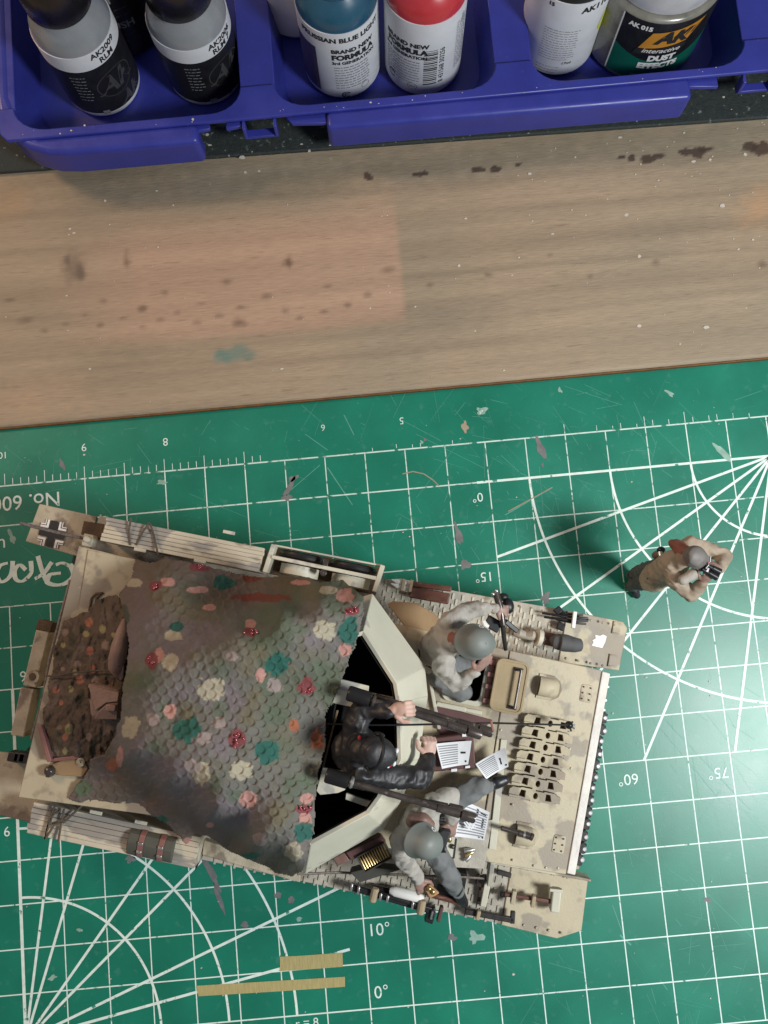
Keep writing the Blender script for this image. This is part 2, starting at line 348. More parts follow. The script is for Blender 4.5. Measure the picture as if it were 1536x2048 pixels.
# ---------------------------------------------------------------- bench, wood board, cutting mat
struct('workbench', B().box((0, 4, -1.0), (90, 70, 1.0)), 'bench', local=True)
YE = 9.46
def spot(X, Y, px, py, rx, ry, z=.15, n=0.5, sc=3.0, hard=.25):
    p = P(px, py, z); k = 64.0
    d = np.hypot((X - p.x) / (rx / k), (Y - p.y) / (ry / k)) + n * (fbm(X * sc + px, Y * sc + py) - .5) * 2
    return np.clip((1 - d) / hard, 0, 1)
def wood_col(X, Y):
    base = np.array(lin((162, 144, 121)))
    g = fbm(X * .12, Y * 2.6); g2 = fbm(X * .35 + 40, Y * 7.0); cl = fbm(X * .22 + 7, Y * .30 + 3)
    c = base[None, None] * (0.80 + .40 * g[..., None]) * (.90 + .2 * g2[..., None])
    grey = np.array(lin((150, 137, 116))); m = np.clip((cl - .40) * 4, 0, 1)[..., None] * .75
    c = c * (1 - m) + grey * (0.85 + .3 * g[..., None]) * m
    # bands of darker growth rings that run the length of the board
    for yy, w, s in ((16.3, .16, .14), (15.2, .10, .10), (14.0, .20, .10), (13.1, .10, .16), (12.2, .25, .10), (11.6, .12, .12)):
        wob = yy + .12 * np.sin(X * .22 + yy) + .25 * (fbm(X * .15, yy + Y * 0) - .5) - .0 * X
        c = c * (1 - s * np.exp(-((Y - wob) / w) ** 2))[..., None]
    # bleached pink patch left where something lay
    a = P(330, 690, .15); b_ = P(790, 415, .15)
    m = np.clip((X - a.x + 3.2 + 1.5 * fbm(Y * .8, X * .2)) / 3.5, 0, 1) * np.clip((b_.x - X) / .18 + .5, 0, 1) * np.clip((Y - a.y + .15 * fbm(X, Y)) / .3, 0, 1) * np.clip((b_.y - Y) / 1.3 + .5, 0, 1)
    m = (m * .58)[..., None]; c = c * (1 - m) + np.array(lin((190, 154, 131))) * (.86 + .28 * g[..., None]) * m
    def stain_and_light(px, py, rx, ry, col, amt, **k):
        nonlocal c
        m = (spot(X, Y, px, py, rx, ry, **k) * amt)[..., None]; c = c * (1 - m) + np.array(lin(col)) * m
    for px, py, rx, ry in ((150, 535, 34, 40), (160, 545, 12, 26), (135, 520, 10, 16)): stain_and_light(px, py, rx, ry, (92, 78, 68), .55, hard=.6)
    for px, py, s in ((22, 600, 9), (210, 602, 9), (330, 585, 8), (285, 617, 9), (253, 525, 9), (455, 563, 12), (405, 607, 9), (578, 527, 10), (655, 572, 11), (532, 593, 9), (482, 615, 8), (170, 630, 8), (245, 636, 9), (320, 640, 10), (440, 632, 9), (355, 625, 7), (52, 642, 12), (130, 648, 9), (200, 650, 8), (395, 645, 11), (285, 655, 10), (90, 662, 9), (480, 646, 16), (570, 622, 10), (650, 623, 11), (695, 610, 8), (735, 590, 9), (778, 540, 13), (575, 520, 7), (600, 635, 9), (860, 570, 8), (975, 550, 9), (1180, 553, 9), (1310, 525, 10), (1100, 510, 8), (1525, 530, 12)):
        stain_and_light(px, py, s * (1.3 + .7 * ((px * 7) % 5) / 5), s * (.6 + .5 * ((py * 3) % 4) / 4), (92, 74, 62), .42 + .25 * ((px + py) % 7) / 7, hard=.9, n=.6)
    stain_and_light(253, 520, 8, 26, (120, 90, 75), .5, hard=.7); stain_and_light(578, 525, 8, 18, (100, 76, 62), .6, hard=.7)
    stain_and_light(470, 708, 48, 20, (105, 128, 118), .75, hard=.5); stain_and_light(450, 712, 26, 16, (96, 130, 122), .6, hard=.5)
    stain_and_light(230, 700, 160, 40, (142, 128, 105), .5, hard=.9); stain_and_light(900, 640, 160, 60, (135, 125, 108), .5, hard=.9)
    stain_and_light(1520, 410, 70, 60, (190, 150, 112), .6, hard=.9); stain_and_light(20, 400, 60, 60, (165, 135, 102), .5, hard=.9); stain_and_light(60, 800, 160, 60, (182, 154, 126), .5, hard=.9); stain_and_light(900, 330, 900, 50, (112, 104, 86), .45, hard=.9); stain_and_light(200, 360, 300, 40, (112, 104, 86), .45, hard=.9)  # lamp light painted at the near left; plain darker bands beside the tray
    for px, py, rx, ry in ((735, 354, 11, 9), (832, 349, 12, 6), (850, 346, 8, 5), (955, 340, 16, 7), (992, 338, 13, 7), (1036, 330, 7, 5), (1242, 315, 9, 4), (1262, 315, 7, 8), (1295, 318, 17, 10), (1318, 312, 14, 5), (1372, 304, 18, 8), (1398, 306, 15, 14), (1412, 298, 16, 6), (1500, 295, 18, 12), (1525, 298, 22, 18)):
        stain_and_light(px, py, rx, ry, (72, 56, 46), .92, n=.55, sc=5, hard=.18)
    return np.clip(c, .005, 1)
o = color_grid('wood_board', np.arange(-24, 24.01, .075), np.arange(YE + .02, 18.2, .06), lambda X, Y: .15 - .10 * np.clip((YE + .12 - Y) / .10, 0, 1) ** 2 + .006 * (fbm(X * .3, Y * 5) - .5), wood_col, 'wood'); tag(o, None, kind='structure')
struct('board_edge', B().box((0, YE - .005, -.18), (48, .055, .60)), 'wood_edge', bevel=.02, local=True)
struct('board_base', B().box((0, YE + 7.5, -.27), (48, 14.9, .45)), 'wood_edge', local=True)
mat_t = thing('cutting_mat', 'scratched green self-healing cutting mat with white grid and protractor lines', 'cutting mat', (0, -3, -.28))
MG = 1.27
def cell(i, j): return ((10 - i) * MG, (6 - j) * MG)
bm = B().box((0, (YE - .04 - 30) / 2, -.09), (60, YE - .04 + 30, .18)); bm.obj('mat_surface', 'mat_green', mat_t)
B().box((0, (YE - .04 - 30) / 2, -.32), (59.98, YE - .06 + 30, .26)).obj('mat_core', 'mat_core', mat_t)
g = B(); gw = B(); thick = B()
LW = .034
for i in range(-14, 32):
    x = cell(i, 0)[0]
    j0 = 3 if i >= 19 else (1 if i == 18 else 0)
    if i == 18: g.ribbon(cell(18, 0), cell(18, 1.3), LW, .004); j0 = 3
    (gw if 4 <= i <= 13 else g).ribbon((x, cell(0, j0)[1]), (x, cell(0, 5)[1]), LW, .004)
    g.ribbon((x, cell(0, 5)[1]), (x, cell(0, 14)[1]), LW, .004)
for j in range(0, 15):
    y = cell(0, j)[1]
    if j == 2: a, b_ = -14, 18
    else: a, b_ = -14, 31
    w = .055 if j == 1 else .030
    bb = gw if 0 <= j <= 4 else g
    if j == 1:
        thick.ribbon(cell(-5, 1), cell(8.3, 1), .075, .006); bb.ribbon(cell(8.3, 1), cell(b_, 1), .042, .005)
    else: bb.ribbon(cell(a, j), cell(b_, j), .044 if j == 0 else .036, .005)
f1 = cell(1, 1)
for d in (15, 30, 45, 60, 75, 90):
    r = 7 / math.cos(math.radians(d)) if d < 45 else 7 / math.sin(math.radians(d))
    t = math.radians(180 + d); thick.ribbon(f1, (f1[0] + r * MG * math.cos(t), f1[1] + r * MG * math.sin(t)), .078, .007)
for r in (2, 4, 6): thick.arc(f1, r * MG, math.pi, math.pi * 1.5 + .5, .072, .008, 60)
f2 = cell(20, 13)
for d, L_ in ((10, 7.75), (20, 8.2), (40, 8), (50, 8), (70, 8), (80, 8)):
    t = math.radians(d); thick.ribbon(f2, (f2[0] + L_ * MG * math.cos(t), f2[1] + L_ * MG * math.sin(t)), .078, .007)
for r in (4, 6, 8): thick.arc(f2, r, 0, math.pi / 2, .072, .008, 60)
thick.ribbon(f2, (f2[0], f2[1] + 8 * MG), .095, .006); thick.ribbon(f2, cell(12, 13), .04, .006)
thick.ribbon((f2[0], f2[1] + 6), (f2[0] + .45, f2[1] + 6), .05, .009)
for k in range(-10, 112):     # inch ruler along the far edge, worn away towards the right
    i = 22 - k * .2
    if i < 13.5 and rnd.random() < (.72 if i > 5 else .35): continue
    x = cell(i, 0)[0]; h = .36 if k % 10 == 0 else (.36 if k % 5 == 0 else .2)
    if i < 13.5: h *= rnd.uniform(.5, 1)
    (g if i > 13.5 else gw).ribbon((x, cell(0, 0)[1] + .03), (x, cell(0, 0)[1] + .03 + h), .020, .004)
for k in range(0, 70):        # millimetre ruler along the near edge
    x = 9.4 + k * .1
    g.ribbon((x, cell(0, 14)[1] - .03), (x, cell(0, 14)[1] - (.32 if k % 5 == 0 else .22)), .014, .004)
tag(g.obj('printed_grid', 'mat_print', mat_t, smooth=0), None, kind='stuff')
tag(gw.obj('printed_grid', 'mat_print_worn', mat_t, smooth=0), None, kind='stuff')
tag(thick.obj('printed_protractor', 'mat_print', mat_t, smooth=0), None, kind='stuff')
def mtxt(s, px, py, size, rot=math.pi, mat='mat_print', **k):
    p = P(px, py, 0); b = B(); flat_text(b, s, size, (p.x, p.y), rot, z=.010, **k); return b.obj('printed_text', mat, mat_t, smooth=0)
mtxt('0°', 955, 994, .40); mtxt('15°', 968, 1153, .42); mtxt('60°', 1256, 1558, .46); mtxt('75°', 1436, 1545, .46)
mtxt('10°', 758, 1860, .50, 0); mtxt('0°', 763, 1985, .50, 0); mtxt('6', 14, 1664, .42, 0); mtxt('90°', 60, 1353, .46, 0)
mtxt('10', 6, 910, .30); mtxt('9', 168, 894, .36); mtxt('8', 331, 883, .36); mtxt('5', 803, 841, .32, mat='mat_print_worn'); mtxt('6', 646, 855, .30, mat='mat_print_worn'); mtxt('4', 962, 822, .30, mat='mat_print_worn')
mtxt('No. 6000', 42, 1003, .66, bold=.003); mtxt('r = 8', 614, 2046, .34, 0); mtxt('u', 3, 1090, .62)
b = B()      # script maker's word, part hidden under the vehicle
def stroke(pts, w):
    n = len(b.v); m = len(pts)
    for i, q in enumerate(pts):
        a = Vector(pts[max(i - 1, 0)]); c = Vector(pts[min(i + 1, m - 1)]); d = (c - a).normalized(); ww = w * (.55 + .6 * abs(d.y)) / 2; zz = .011 + .0008 * (len(b.v) % 400) / 400 + i * 1e-5
        b.v += [Vector((q[0] - d.y * ww, q[1] + d.x * ww, zz)), Vector((q[0] + d.y * ww, q[1] - d.x * ww, zz))]
    b.f += [[n + 2 * i + 1, n + 2 * i + 3, n + 2 * i + 2, n + 2 * i] for i in range(m - 1)]
def sp(pts, w):
    q = [P(x, y, 0) for x, y in pts]; out = []
    for k in range(len(q) - 1):
        a = q[max(k - 1, 0)]; p0 = q[k]; p1 = q[k + 1]; d = q[min(k + 2, len(q) - 1)]
        for t in np.linspace(0, 1, 7)[:-1]:
            out.append(.5 * ((2 * p0) + (p1 - a) * t + (2 * a - 5 * p0 + 4 * p1 - d) * t * t + (-a + 3 * p0 - 3 * p1 + d) * t ** 3))
    stroke([(v.x, v.y) for v in out] + [(q[-1].x, q[-1].y)], w)
sp([(140, 1128), (148, 1150), (132, 1166), (112, 1170), (95, 1164), (100, 1150), (122, 1146)], .16)
sp([(140, 1132), (124, 1126), (112, 1130)], .13)
sp([(104, 1124), (88, 1146), (70, 1158)], .13); sp([(92, 1160), (84, 1140), (76, 1112)], .13)
sp([(62, 1122), (62, 1146), (46, 1162), (32, 1158), (30, 1140), (40, 1130), (52, 1140)], .13)
sp([(26, 1122), (22, 1150), (4, 1164), (-6, 1150), (0, 1132), (16, 1126)], .13)
b.obj('printed_text', 'mat_print', mat_t, smooth=0)
# scratches, smears and flecks
b = B(); 
for k in range(700):
    if rnd.random() < .72: x = rnd.uniform(1, 14); y = rnd.uniform(-12, 9)
    else: x = rnd.uniform(-13, 8); y = rnd.uniform(4, 9.2)
    a = rnd.gauss(-1.0, .5) if rnd.random() < .6 else rnd.uniform(0, 3.14); L_ = rnd.expovariate(1 / .5) + .1
    b.ribbon((x, y), (x + math.cos(a) * L_, y + math.sin(a) * L_), rnd.uniform(.003, .011), .0025)
for x0, y0, x1, y1, w in ((688, 830, 708, 870, .03), (570, 990, 640, 930, .02), (655, 935, 705, 1010, .03), (610, 868, 655, 900, .02), (1010, 1030, 1105, 975, .03), (1330, 1440, 1500, 1620, .016), (1290, 1420, 1440, 1600, .014), (1240, 1870, 1262, 1890, .05), (985, 1815, 1000, 1835, .02), (1225, 1810, 1250, 1880, .02), (1320, 1960, 1335, 1980, .02)):
    a = P(x0, y0, 0); c = P(x1, y1, 0); b.ribbon(a, c, w, .003)
tag(b.obj('mat_scratches', 'scratch', mat_t, smooth=0), None, kind='stuff')
def blob(b, px, py, rx, ry, z=.008, th=.006, rot=0, n=16, j=.45):
    p = P(px, py, 0); k = 64.0; s = rnd.random() * 50
    pts = []
    for i in range(n):
        t = 2 * math.pi * i / n; r = 1 + j * (noise.noise(Vector((math.cos(t) * 1.3 + s, math.sin(t) * 1.3, s)))) * 2
        x = rx / k * r * math.cos(t); y = ry / k * r * math.sin(t)
        pts.append((p.x + x * math.cos(rot) - y * math.sin(rot), p.y + x * math.sin(rot) + y * math.cos(rot)))
    b.prism(pts, z - th, z)
bt, bp, bmv = B(), B(), B()
for px, py, rx, ry, r in ((578, 975, 5, 20, -.6), (586, 957, 12, 5, .5), (572, 995, 10, 6, 0), (420, 1740, 6, 40, .45), (437, 1795, 4, 28, .3), (918, 1070, 6, 24, .15), (930, 1130, 10, 8, 0), (1083, 900, 7, 22, .3), (260, 1718, 9, 7, 0), (555, 1790, 8, 5, 0), (582, 1800, 7, 6, .5), (490, 1850, 8, 5, 0), (1415, 1800, 7, 6, 0), (905, 1875, 8, 6, 0), (125, 930, 5, 12, .4), (1090, 1195, 14, 7, 1.2), (850, 880, 4, 3, 0), (1085, 930, 3, 4, 0)): blob(bmv, px, py, rx, ry, rot=r)
for px, py, rx, ry, r in ((1445, 905, 6, 26, .7), (950, 1875, 13, 11, 0), (963, 822, 10, 8, .3), (1340, 787, 9, 4, -.7), (600, 1838, 5, 4, 0), (105, 1955, 9, 4, .3), (1120, 780, 3, 6, .4), (843, 885, 3, 4, 0), (325, 965, 10, 5, 0), (25, 1075, 6, 14, .4), (160, 1860, 5, 4, 0)): blob(bp, px, py, rx, ry, rot=r)
for px, py, rx, ry, r in ((930, 853, 7, 11, .1), (1545, 1548, 6, 9, 0)): blob(bt, px, py, rx, ry, rot=r)
q = [P(x, y, 0) for x, y in ((805, 948), (826, 943), (848, 948), (866, 960), (878, 972))]
for a, c in zip(q, q[1:]): bt.ribbon(a, c, .035, .011)
a, c = P(1016, 1023, 0), P(1104, 975, 0); bt.ribbon(a, c, .03, .011)
tag(bmv.obj('paint_smears', 'smear_mauve', mat_t, smooth=0), None, kind='stuff'); tag(bp.obj('paint_smears', 'smear_pale', mat_t, smooth=0), None, kind='stuff'); tag(bt.obj('paint_smears', 'smear_tan', mat_t, smooth=0), None, kind='stuff')
b = B()
def fleck(x, y, z, s):
    n = rnd.randint(4, 6); a0 = rnd.random() * 6; e = rnd.uniform(.4, 1); h = rnd.uniform(.01, .03)
    b.prism([(x + s * math.cos(a0 + 6.283 * i / n) * rnd.uniform(.7, 1.2), y + s * e * math.sin(a0 + 6.283 * i / n) * rnd.uniform(.7, 1.2)) for i in range(n)], z, z + h)
for k in range(90): fleck(rnd.uniform(-13, 14), rnd.uniform(9.7, 17.6), .148, abs(rnd.gauss(0, .018)) + .012)
for k in range(60): fleck(rnd.uniform(4, 13.5), rnd.uniform(13, 17.4), .148, abs(rnd.gauss(0, .025)) + .012)
for k in range(150): fleck(rnd.uniform(-13, 14), rnd.uniform(-13, 9.3), .0, abs(rnd.gauss(0, .015)) + .010)
for px, py, s in ((313, 382, .05), (210, 402, .05), (140, 458, .06), (148, 466, .06), (138, 470, .05), (490, 345, .06), (518, 342, .06), (918, 532, .08), (1105, 468, .06), (1253, 430, .07), (1445, 412, .09), (1278, 652, .07), (564, 738, .06), (1412, 655, .13), (1387, 323, .08), (1420, 320, .06), (1240, 275, .08)): 
    p = P(px, py, .15); fleck(p.x, p.y, .148, s)
for k in range(26): fleck(rnd.uniform(-11, 13), rnd.uniform(17.9, 18.15), 2.198, abs(rnd.gauss(0, .012)) + .008)
for k in range(70):
    x = rnd.uniform(-13, 14); fleck(x, 17.75 - .03 * x * .3 + rnd.uniform(-.1, .9), .30, abs(rnd.gauss(0, .04)) + .015)
tag(b.obj('paint_flecks', 'fleck', None, smooth=0), 'pale specks of dried paint and plastic scattered over the bench', 'debris', kind='stuff')
# dark mat under the tray
b = B(); b.prism([(-30, 18.36), (30, 17.02), (30, 32), (-30, 32)], .152, .32); o = b.obj('dark_bench_mat', 'black_mat', None, local=True, bevel=.05); tag(o, 'dark worn textured mat under the blue tray at the far edge', 'mat')
# masking tape
def tape(px, label):
    b = B(); q = [P(x, y, 0) for x, y in px]; b.prism([(v.x, v.y) for v in q], .012, .022)
    tag(b.obj('masking_tape', 'tape', None, smooth=0), label, 'tape', 'masking tape strips on the mat')
tape(((560, 1913), (600, 1911), (685, 1905), (686, 1933), (620, 1938), (560, 1942)), 'short wide strip of yellow masking tape on the green mat, the farther one')
tape(((393, 1971), (540, 1962), (690, 1953), (690, 1973), (560, 1982), (397, 1992)), 'long narrow strip of yellow masking tape on the green mat, the nearer one')
# ---------------------------------------------------------------- blue tray
tray = thing('storage_tray', 'deep blue plastic compartment tray holding the paint bottles', 'tray', (0, 20, .32))
YI = 18.17; COMP = [(-11.05, -4.06), (-2.99, 3.83), (4.97, 11.49), (12.6, 19.0)]
def notch_path():
    out = [(-11.3, 17.88), (20.2, 17.88), (20.2, 18.95)]
    for x0, x1 in reversed(COMP):
        r = 1.0; out.append((x1, 18.95)) if x1 < 20 else None
        out.append((x1, YI + r)) if r < .78 else None
        for k in range(0, 7): 
            t = math.radians(-15 * k * 1.0); out.append((x1 - r * (1 - math.cos(t)) if True else 0, YI + .78 + .78 * math.sin(t)))
        for k in range(0, 7):
            t = math.radians(-90 - 15 * k); out.append((x0 + r + r * math.cos(t), YI + .78 + .78 * math.sin(t)))
        out.append((x0, 18.95))
    out += [(-11.62, 18.95), (-11.6, 18.5), (-11.5, 18.1)]
    return [p for i, p in enumerate(out) if i == 0 or (Vector(p) - Vector(out[i - 1])).length > 1e-3]
b = B(); b.prism(notch_path(), 2.06, 2.2); b.obj('front_flange', 'tray_blue', tray, bevel=.04)
b = B()
for x0, x1 in [(-11.62, COMP[0][0])] + [(COMP[i][1], COMP[i + 1][0]) for i in range(3)] + [(19.0, 20.2)]:
    b2 = B(); b2.prism([(x0, 18.94), (x1, 18.94), (x1, 28), (x0, 28)], 1.9, 2.08); b2.obj('divider', 'tray_blue', tray, bevel=.03)
b = B(); b.box((4.3, 28.3, 1.9), (32, .6, .5)); b.obj('back_flange', 'tray_blue', tray, bevel=.05)
for x0, x1 in COMP:
    b = B(); top = rrect(x0 - .02, YI - .02, x1 + .02, 28.1, .8); bot = rrect(x0 + .22, YI + .85, x1 - .22, 27.7, .9); n = len(top)
    b.add([(p[0], p[1], 2.07) for p in top] + [(p[0], p[1], .40) for p in bot], [((i + 1) % n, i, n + i, n + (i + 1) % n) for i in range(n)] + [tuple(range(n, 2 * n))]); b.obj('compartment', 'tray_blue', tray)
lip = [(-5.45, 17.32), (-9.4, 17.34), (-10.1, 17.42), (-10.7, 17.66), (-11.15, 18.02), (-11.45, 18.45), (-11.62, 19.0), (-11.7, 20), (-11.7, 28), (-11.2, 28), (-11.2, 19.4), (-10.9, 18.5), (-10.3, 17.95), (-5.45, 17.95)]
b = B(); b.prism(lip, .85, 2.13); b.obj('side_lip', 'tray_blue', tray, bevel=.18, seg=5)
b = B(); b.prism([(-1.5, 17.36), (9.72, 17.26), (9.72, 17.95), (-1.5, 17.95)], .95, 2.13); b.obj('front_lip', 'tray_blue', tray, bevel=.16, seg=5)
for x0 in (-4.1, 11.35):
    b = B(); b.box((x0 + .53, 17.80, 1.45), (1.06, .26, .12)); b.obj('hinge_lug', 'tray_blue', tray, bevel=.02)
    for xx in (x0 + .05, x0 + 1.01): b = B(); b.box((xx, 17.78, 1.78), (.10, .32, .60)); b.obj('lug_cheek', 'tray_blue', tray, bevel=.025)
for x0, x1 in ((-2.55, -1.5), (9.7, 10.6)):
    b = B(); b.prism([(x0, 17.7), (x1, 17.62), (x1, 17.95), (x0 - .2, 17.95)], 1.85, 2.0); b.obj('tab', 'tray_blue', tray, bevel=.03)
for x0 in (-5.6, -4.6): b = B(); b.prism([(x0, 17.72), (x0 + .5, 17.78), (x0 + .5, 17.95), (x0, 17.95)], 1.85, 2.0); b.obj('tab', 'tray_blue', tray, bevel=.03)
# ---------------------------------------------------------------- bottles (built in their own frame: base at z 0, front towards -Y)
def wrap(b, body, size, r, ang, z, **k):
    v, f = text_geo(body, size, **k)
    for p in v:
        t = math.radians(-90 + ang) + p.x / r; b.v.append(Vector((r * math.cos(t), r * math.sin(t), z + p.y)))
    n = len(b.v) - len(v); b.f += [[i + n for i in q] for q in f]; return b
def wrap_up(b, body, size, r, ang, z, **k):       # reading upwards
    v, f = text_geo(body, size, **k); n = len(b.v)
    for p in v:
        t = math.radians(-90 + ang) - p.y / r; b.v.append(Vector((r * math.cos(t), r * math.sin(t), z + p.x)))
    b.f += [[i + n for i in q] for q in f]; return b
def patch(b, r, a0, a1, z0, z1, n=None):
    n = n or max(1, int(abs(a1 - a0) / 6)); m = len(b.v)
    for i in range(n + 1):
        t = math.radians(-90 + a0 + (a1 - a0) * i / n)
        for z in (z0, z1): b.v.append(Vector((r * math.cos(t), r * math.sin(t), z)))
    b.f += [[m + 2 * i, m + 2 * i + 2, m + 2 * i + 3, m + 2 * i + 1] for i in range(n)]
def fine(b, r, a0, a1, z0, z1, rows, h=.035):
    for k in range(rows):
        z = z1 + (z0 - z1) * k / max(1, rows - 1); a = a0
        while a < a1 - (8 if k == rows - 1 else 2):
            w = rnd.uniform(2, 8); patch(b, r, a, min(a + w, a1), z - h / 2 + rnd.uniform(-.004, .004), z + h / 2, 1); a += w + 1.6
def bottle(label, px, py, R, segs, cap, spin=0, tilt=(0, 0), group='dropper bottles of paint in the tray'):
    "segs: (material, [(radius, z)...]) from the bottom up"
    p = P(px, py, .42); M4 = Matrix.Translation((p.x, p.y + R, .42)) @ Matrix.Rotation(tilt[0], 4, 'X') @ Matrix.Rotation(tilt[1], 4, 'Y') @ Matrix.Rotation(math.radians(spin), 4, 'Z')
    t = thing('paint_bottle', label, 'paint bottle', None, group, M4)
    for nm, mt, prof in segs: B().lathe(prof, n=56, cap=True).obj(nm, mt, t, local=True, smooth=40)
    if cap: 
        r, z0, z1, mt = cap; B().lathe([(r * .97, z0), (r, z0 + .05), (r, z1 - .1), (r * .92, z1)], n=48).obj('cap', mt, t, local=True, smooth=40)
    return t
def prn(t, fn, mat, name='printed_text', stuff=False):
    b = B(); fn(b)
    if b.v:
        o = b.obj(name, mat, t, local=True, smooth=0)
        if stuff: o['kind'] = 'stuff'
R = 1.22
def airpaint(label, px, py, zl, zb, zs, num, sub, spin):
    segs = [('body', 'label_white', [(R * .8, 0), (R * .95, .04), (R, .14), (R, .30)]), ('label', 'label_black', [(R, .30), (R + .012, .30), (R + .012, zl), (R, zl)]), ('band', 'label_white', [(R, zl), (R + .008, zl), (R + .008, zb), (R, zb)]),
            ('shoulder', 'grey_paint', [(R - .01, zb - .02), (R - .02, zb + .05), (R - .08, zb + (zs - zb) * .35), (R - .18, zb + (zs - zb) * .62), (R - .33, zb + (zs - zb) * .85), (.84, zs), (.82, zs + .1)])]
    t = bottle(label, px, py, R, segs, (.98, zs + .02, zs + 2.0, 'cap_black'), spin)
    r = R + .018
    prn(t, lambda b: (wrap(b, num, .30, r, 46, zl + (zb - zl) * .72, bold=.008), wrap(b, sub, .30, r, 46, zl + (zb - zl) * .26, bold=.008)), 'ink_black')
    def logo(b): wrap(b, 'AK', 1.0, r, 42, zl * .60, bold=.03, shear=.25); wrap(b, 'AK', .7, r, 56, zl * .22, bold=.03, shear=.25)
    prn(t, logo, 'ink_faint', 'logo')
    b = B()
    for k in range(40):
        t0 = 2 * math.pi * k / 40; t1 = 2 * math.pi * (k + 1) / 40; n = len(b.v)
        for tt, rr in ((t0, .60), (t1, .60), (t1, .63), (t0, .63)):
            a = math.radians(-90 + 42) + rr * math.cos(tt) * 1.1 / r; b.v.append(Vector((r * math.cos(a), r * math.sin(a), zl * .60 + rr * math.sin(tt) * .9)))
        b.f.append([n, n + 1, n + 2, n + 3])
    b.obj('logo_ring', 'ink_faint', t, local=True, smooth=0)
    prn(t, lambda b: fine(b, r, -20, 2, zl * .42, zl * .88, 8, .03), 'ink_grey', 'fine_print', True)
    prn(t, lambda b: patch(b, r, 2, 12, .25, .42), 'ink_grey', 'certificate_mark')
    return t
airpaint('paint bottle with black cap and grey shoulder, leaning in the left corner of the tray', 212, 236, 2.45, 3.10, 4.02, 'AK2009', 'RLM', 0)
airpaint('paint bottle with black cap and grey shoulder, standing against the left divider', 418, 214, 2.30, 2.90, 3.72, 'AK2006', 'RLM 7', 4)
t = bottle('all black paint bottle standing in shade behind the two grey ones', 258, 118, R, [('body', 'label_black2', [(R * .8, 0), (R, .12), (R, 3.2), (R - .1, 3.6), (.8, 4.4)])], (.86, 4.35, 6.3, 'cap_black'))
prn(t, lambda b: (wrap(b, 'LM 1', .42, R + .01, -6, 2.75, bold=.01), wrap(b, 'FLUSH', .4, R + .01, 6, 1.6, bold=.01)), 'ink_grey')
prn(t, lambda b: fine(b, R + .01, -25, 30, .6, 2.3, 7, .04), 'ink_faint', 'fine_print', True)
def newpaint(label, px, py, paint, zt, zs, cap, spin=0, tilt=(0, 0)):
    segs = [('body', paint, [(R * .82, 0), (R * .94, .05), (R, .2), (R, .3)]), ('label', 'label_white', [(R - .02, .16), (R + .012, .26), (R + .014, zt), (R - .02, zt)]),
            ('shoulder', paint, [(R - .01, zt - .02), (R - .01, zt + (zs - zt) * .3), (R - .10, zt + (zs - zt) * .6), (R - .26, zt + (zs - zt) * .85), (.84, zs), (.84, zs + .08)])]
    return bottle(label, px, py, R, segs, (cap[0], zs + .03, zs + 1.6, cap[1]), spin, tilt)
r = R + .02
t = newpaint('white labelled paint bottle with blue shoulder beside the red one', 692, 202, 'paint_blue', 3.35, 4.22, (.80, 'cap_white'))
prn(t, lambda b: (wrap(b, 'PRUSSIAN BLUE LIGHT', .27, r, 2, 3.05, bold=.012), wrap(b, 'BRAND NEW', .235, r, 18, 2.55, bold=.012), wrap(b, 'FORMULA', .31, r, 18, 2.26, bold=.018), wrap(b, '3rd GENERATION', .185, r, 19, 2.0, bold=.008)), 'ink_black')
prn(t, lambda b: fine(b, r, -12, 42, .75, 1.78, 9, .05), 'ink_grey', 'fine_print', True)
prn(t, lambda b: (patch(b, r, -80, -38, .4, 2.55)), 'label_purple', 'colour_panel')
def ring(b, ang, z, ro, ri, w0=0, w1=2 * math.pi):
    for k in range(24):
        n = len(b.v); t0 = w0 + (w1 - w0) * k / 24; t1 = w0 + (w1 - w0) * (k + 1) / 24
        for tt, rr in ((t0, ri), (t0, ro), (t1, ro), (t1, ri)):
            a = math.radians(-90 + ang) + rr * math.cos(tt) / r; b.v.append(Vector((r * math.cos(a), r * math.sin(a), z + rr * math.sin(tt))))
        b.f.append([n, n + 1, n + 2, n + 3])
prn(t, lambda b: (ring(b, 2, .38, .15, .11, .4, 5.6), ring(b, 2, .38, .07, .03, .0, 4.5)), 'ink_black', 'recycling_mark')
prn(t, lambda b: ring(b, 33, .58, .15, .125), 'ink_grey', 'certificate_mark')
t = newpaint('white labelled paint bottle with red shoulder and a barcode', 852, 196, 'paint_red', 3.60, 4.35, (.88, 'paint_red'))
prn(t, lambda b: (wrap(b, 'BRAND NEW', .25, r, -34, 2.62, bold=.012), wrap(b, 'FORMULA', .31, r, -34, 2.34, bold=.018), wrap(b, '3rd GENERATION', .19, r, -36, 2.08, bold=.008)), 'ink_black')
prn(t, lambda b: fine(b, r, -70, -12, .8, 1.85, 9, .05), 'ink_grey', 'fine_print', True)
prn(t, lambda b: fine(b, r, 44, 70, 1.0, 3.1, 20, .04), 'ink_grey', 'fine_print', True)
def bars(b):
    z = .75
    while z < 2.45:
        h = rnd.choice((.022, .04, .06)); patch(b, r, -6, 14, z, z + h); z += h + rnd.choice((.025, .04, .055))
prn(t, bars, 'ink_black', 'barcode')
prn(t, lambda b: wrap_up(b, '8 431568 303256', .23, r, 21, 1.6, bold=.003, spacing=1.05), 'ink_black')
prn(t, lambda b: wrap_up(b, '2500', .2, r, 58, 3.1), 'ink_grey')
prn(t, lambda b: ring(b, -22, .62, .17, .145), 'ink_grey', 'certificate_mark'); prn(t, lambda b: wrap(b, 'EU', .16, r, -22, .62, bold=.006), 'ink_grey')
prn(t, lambda b: ring(b, -58, .75, .16, .12, .4, 5.6), 'ink_black', 'recycling_mark')
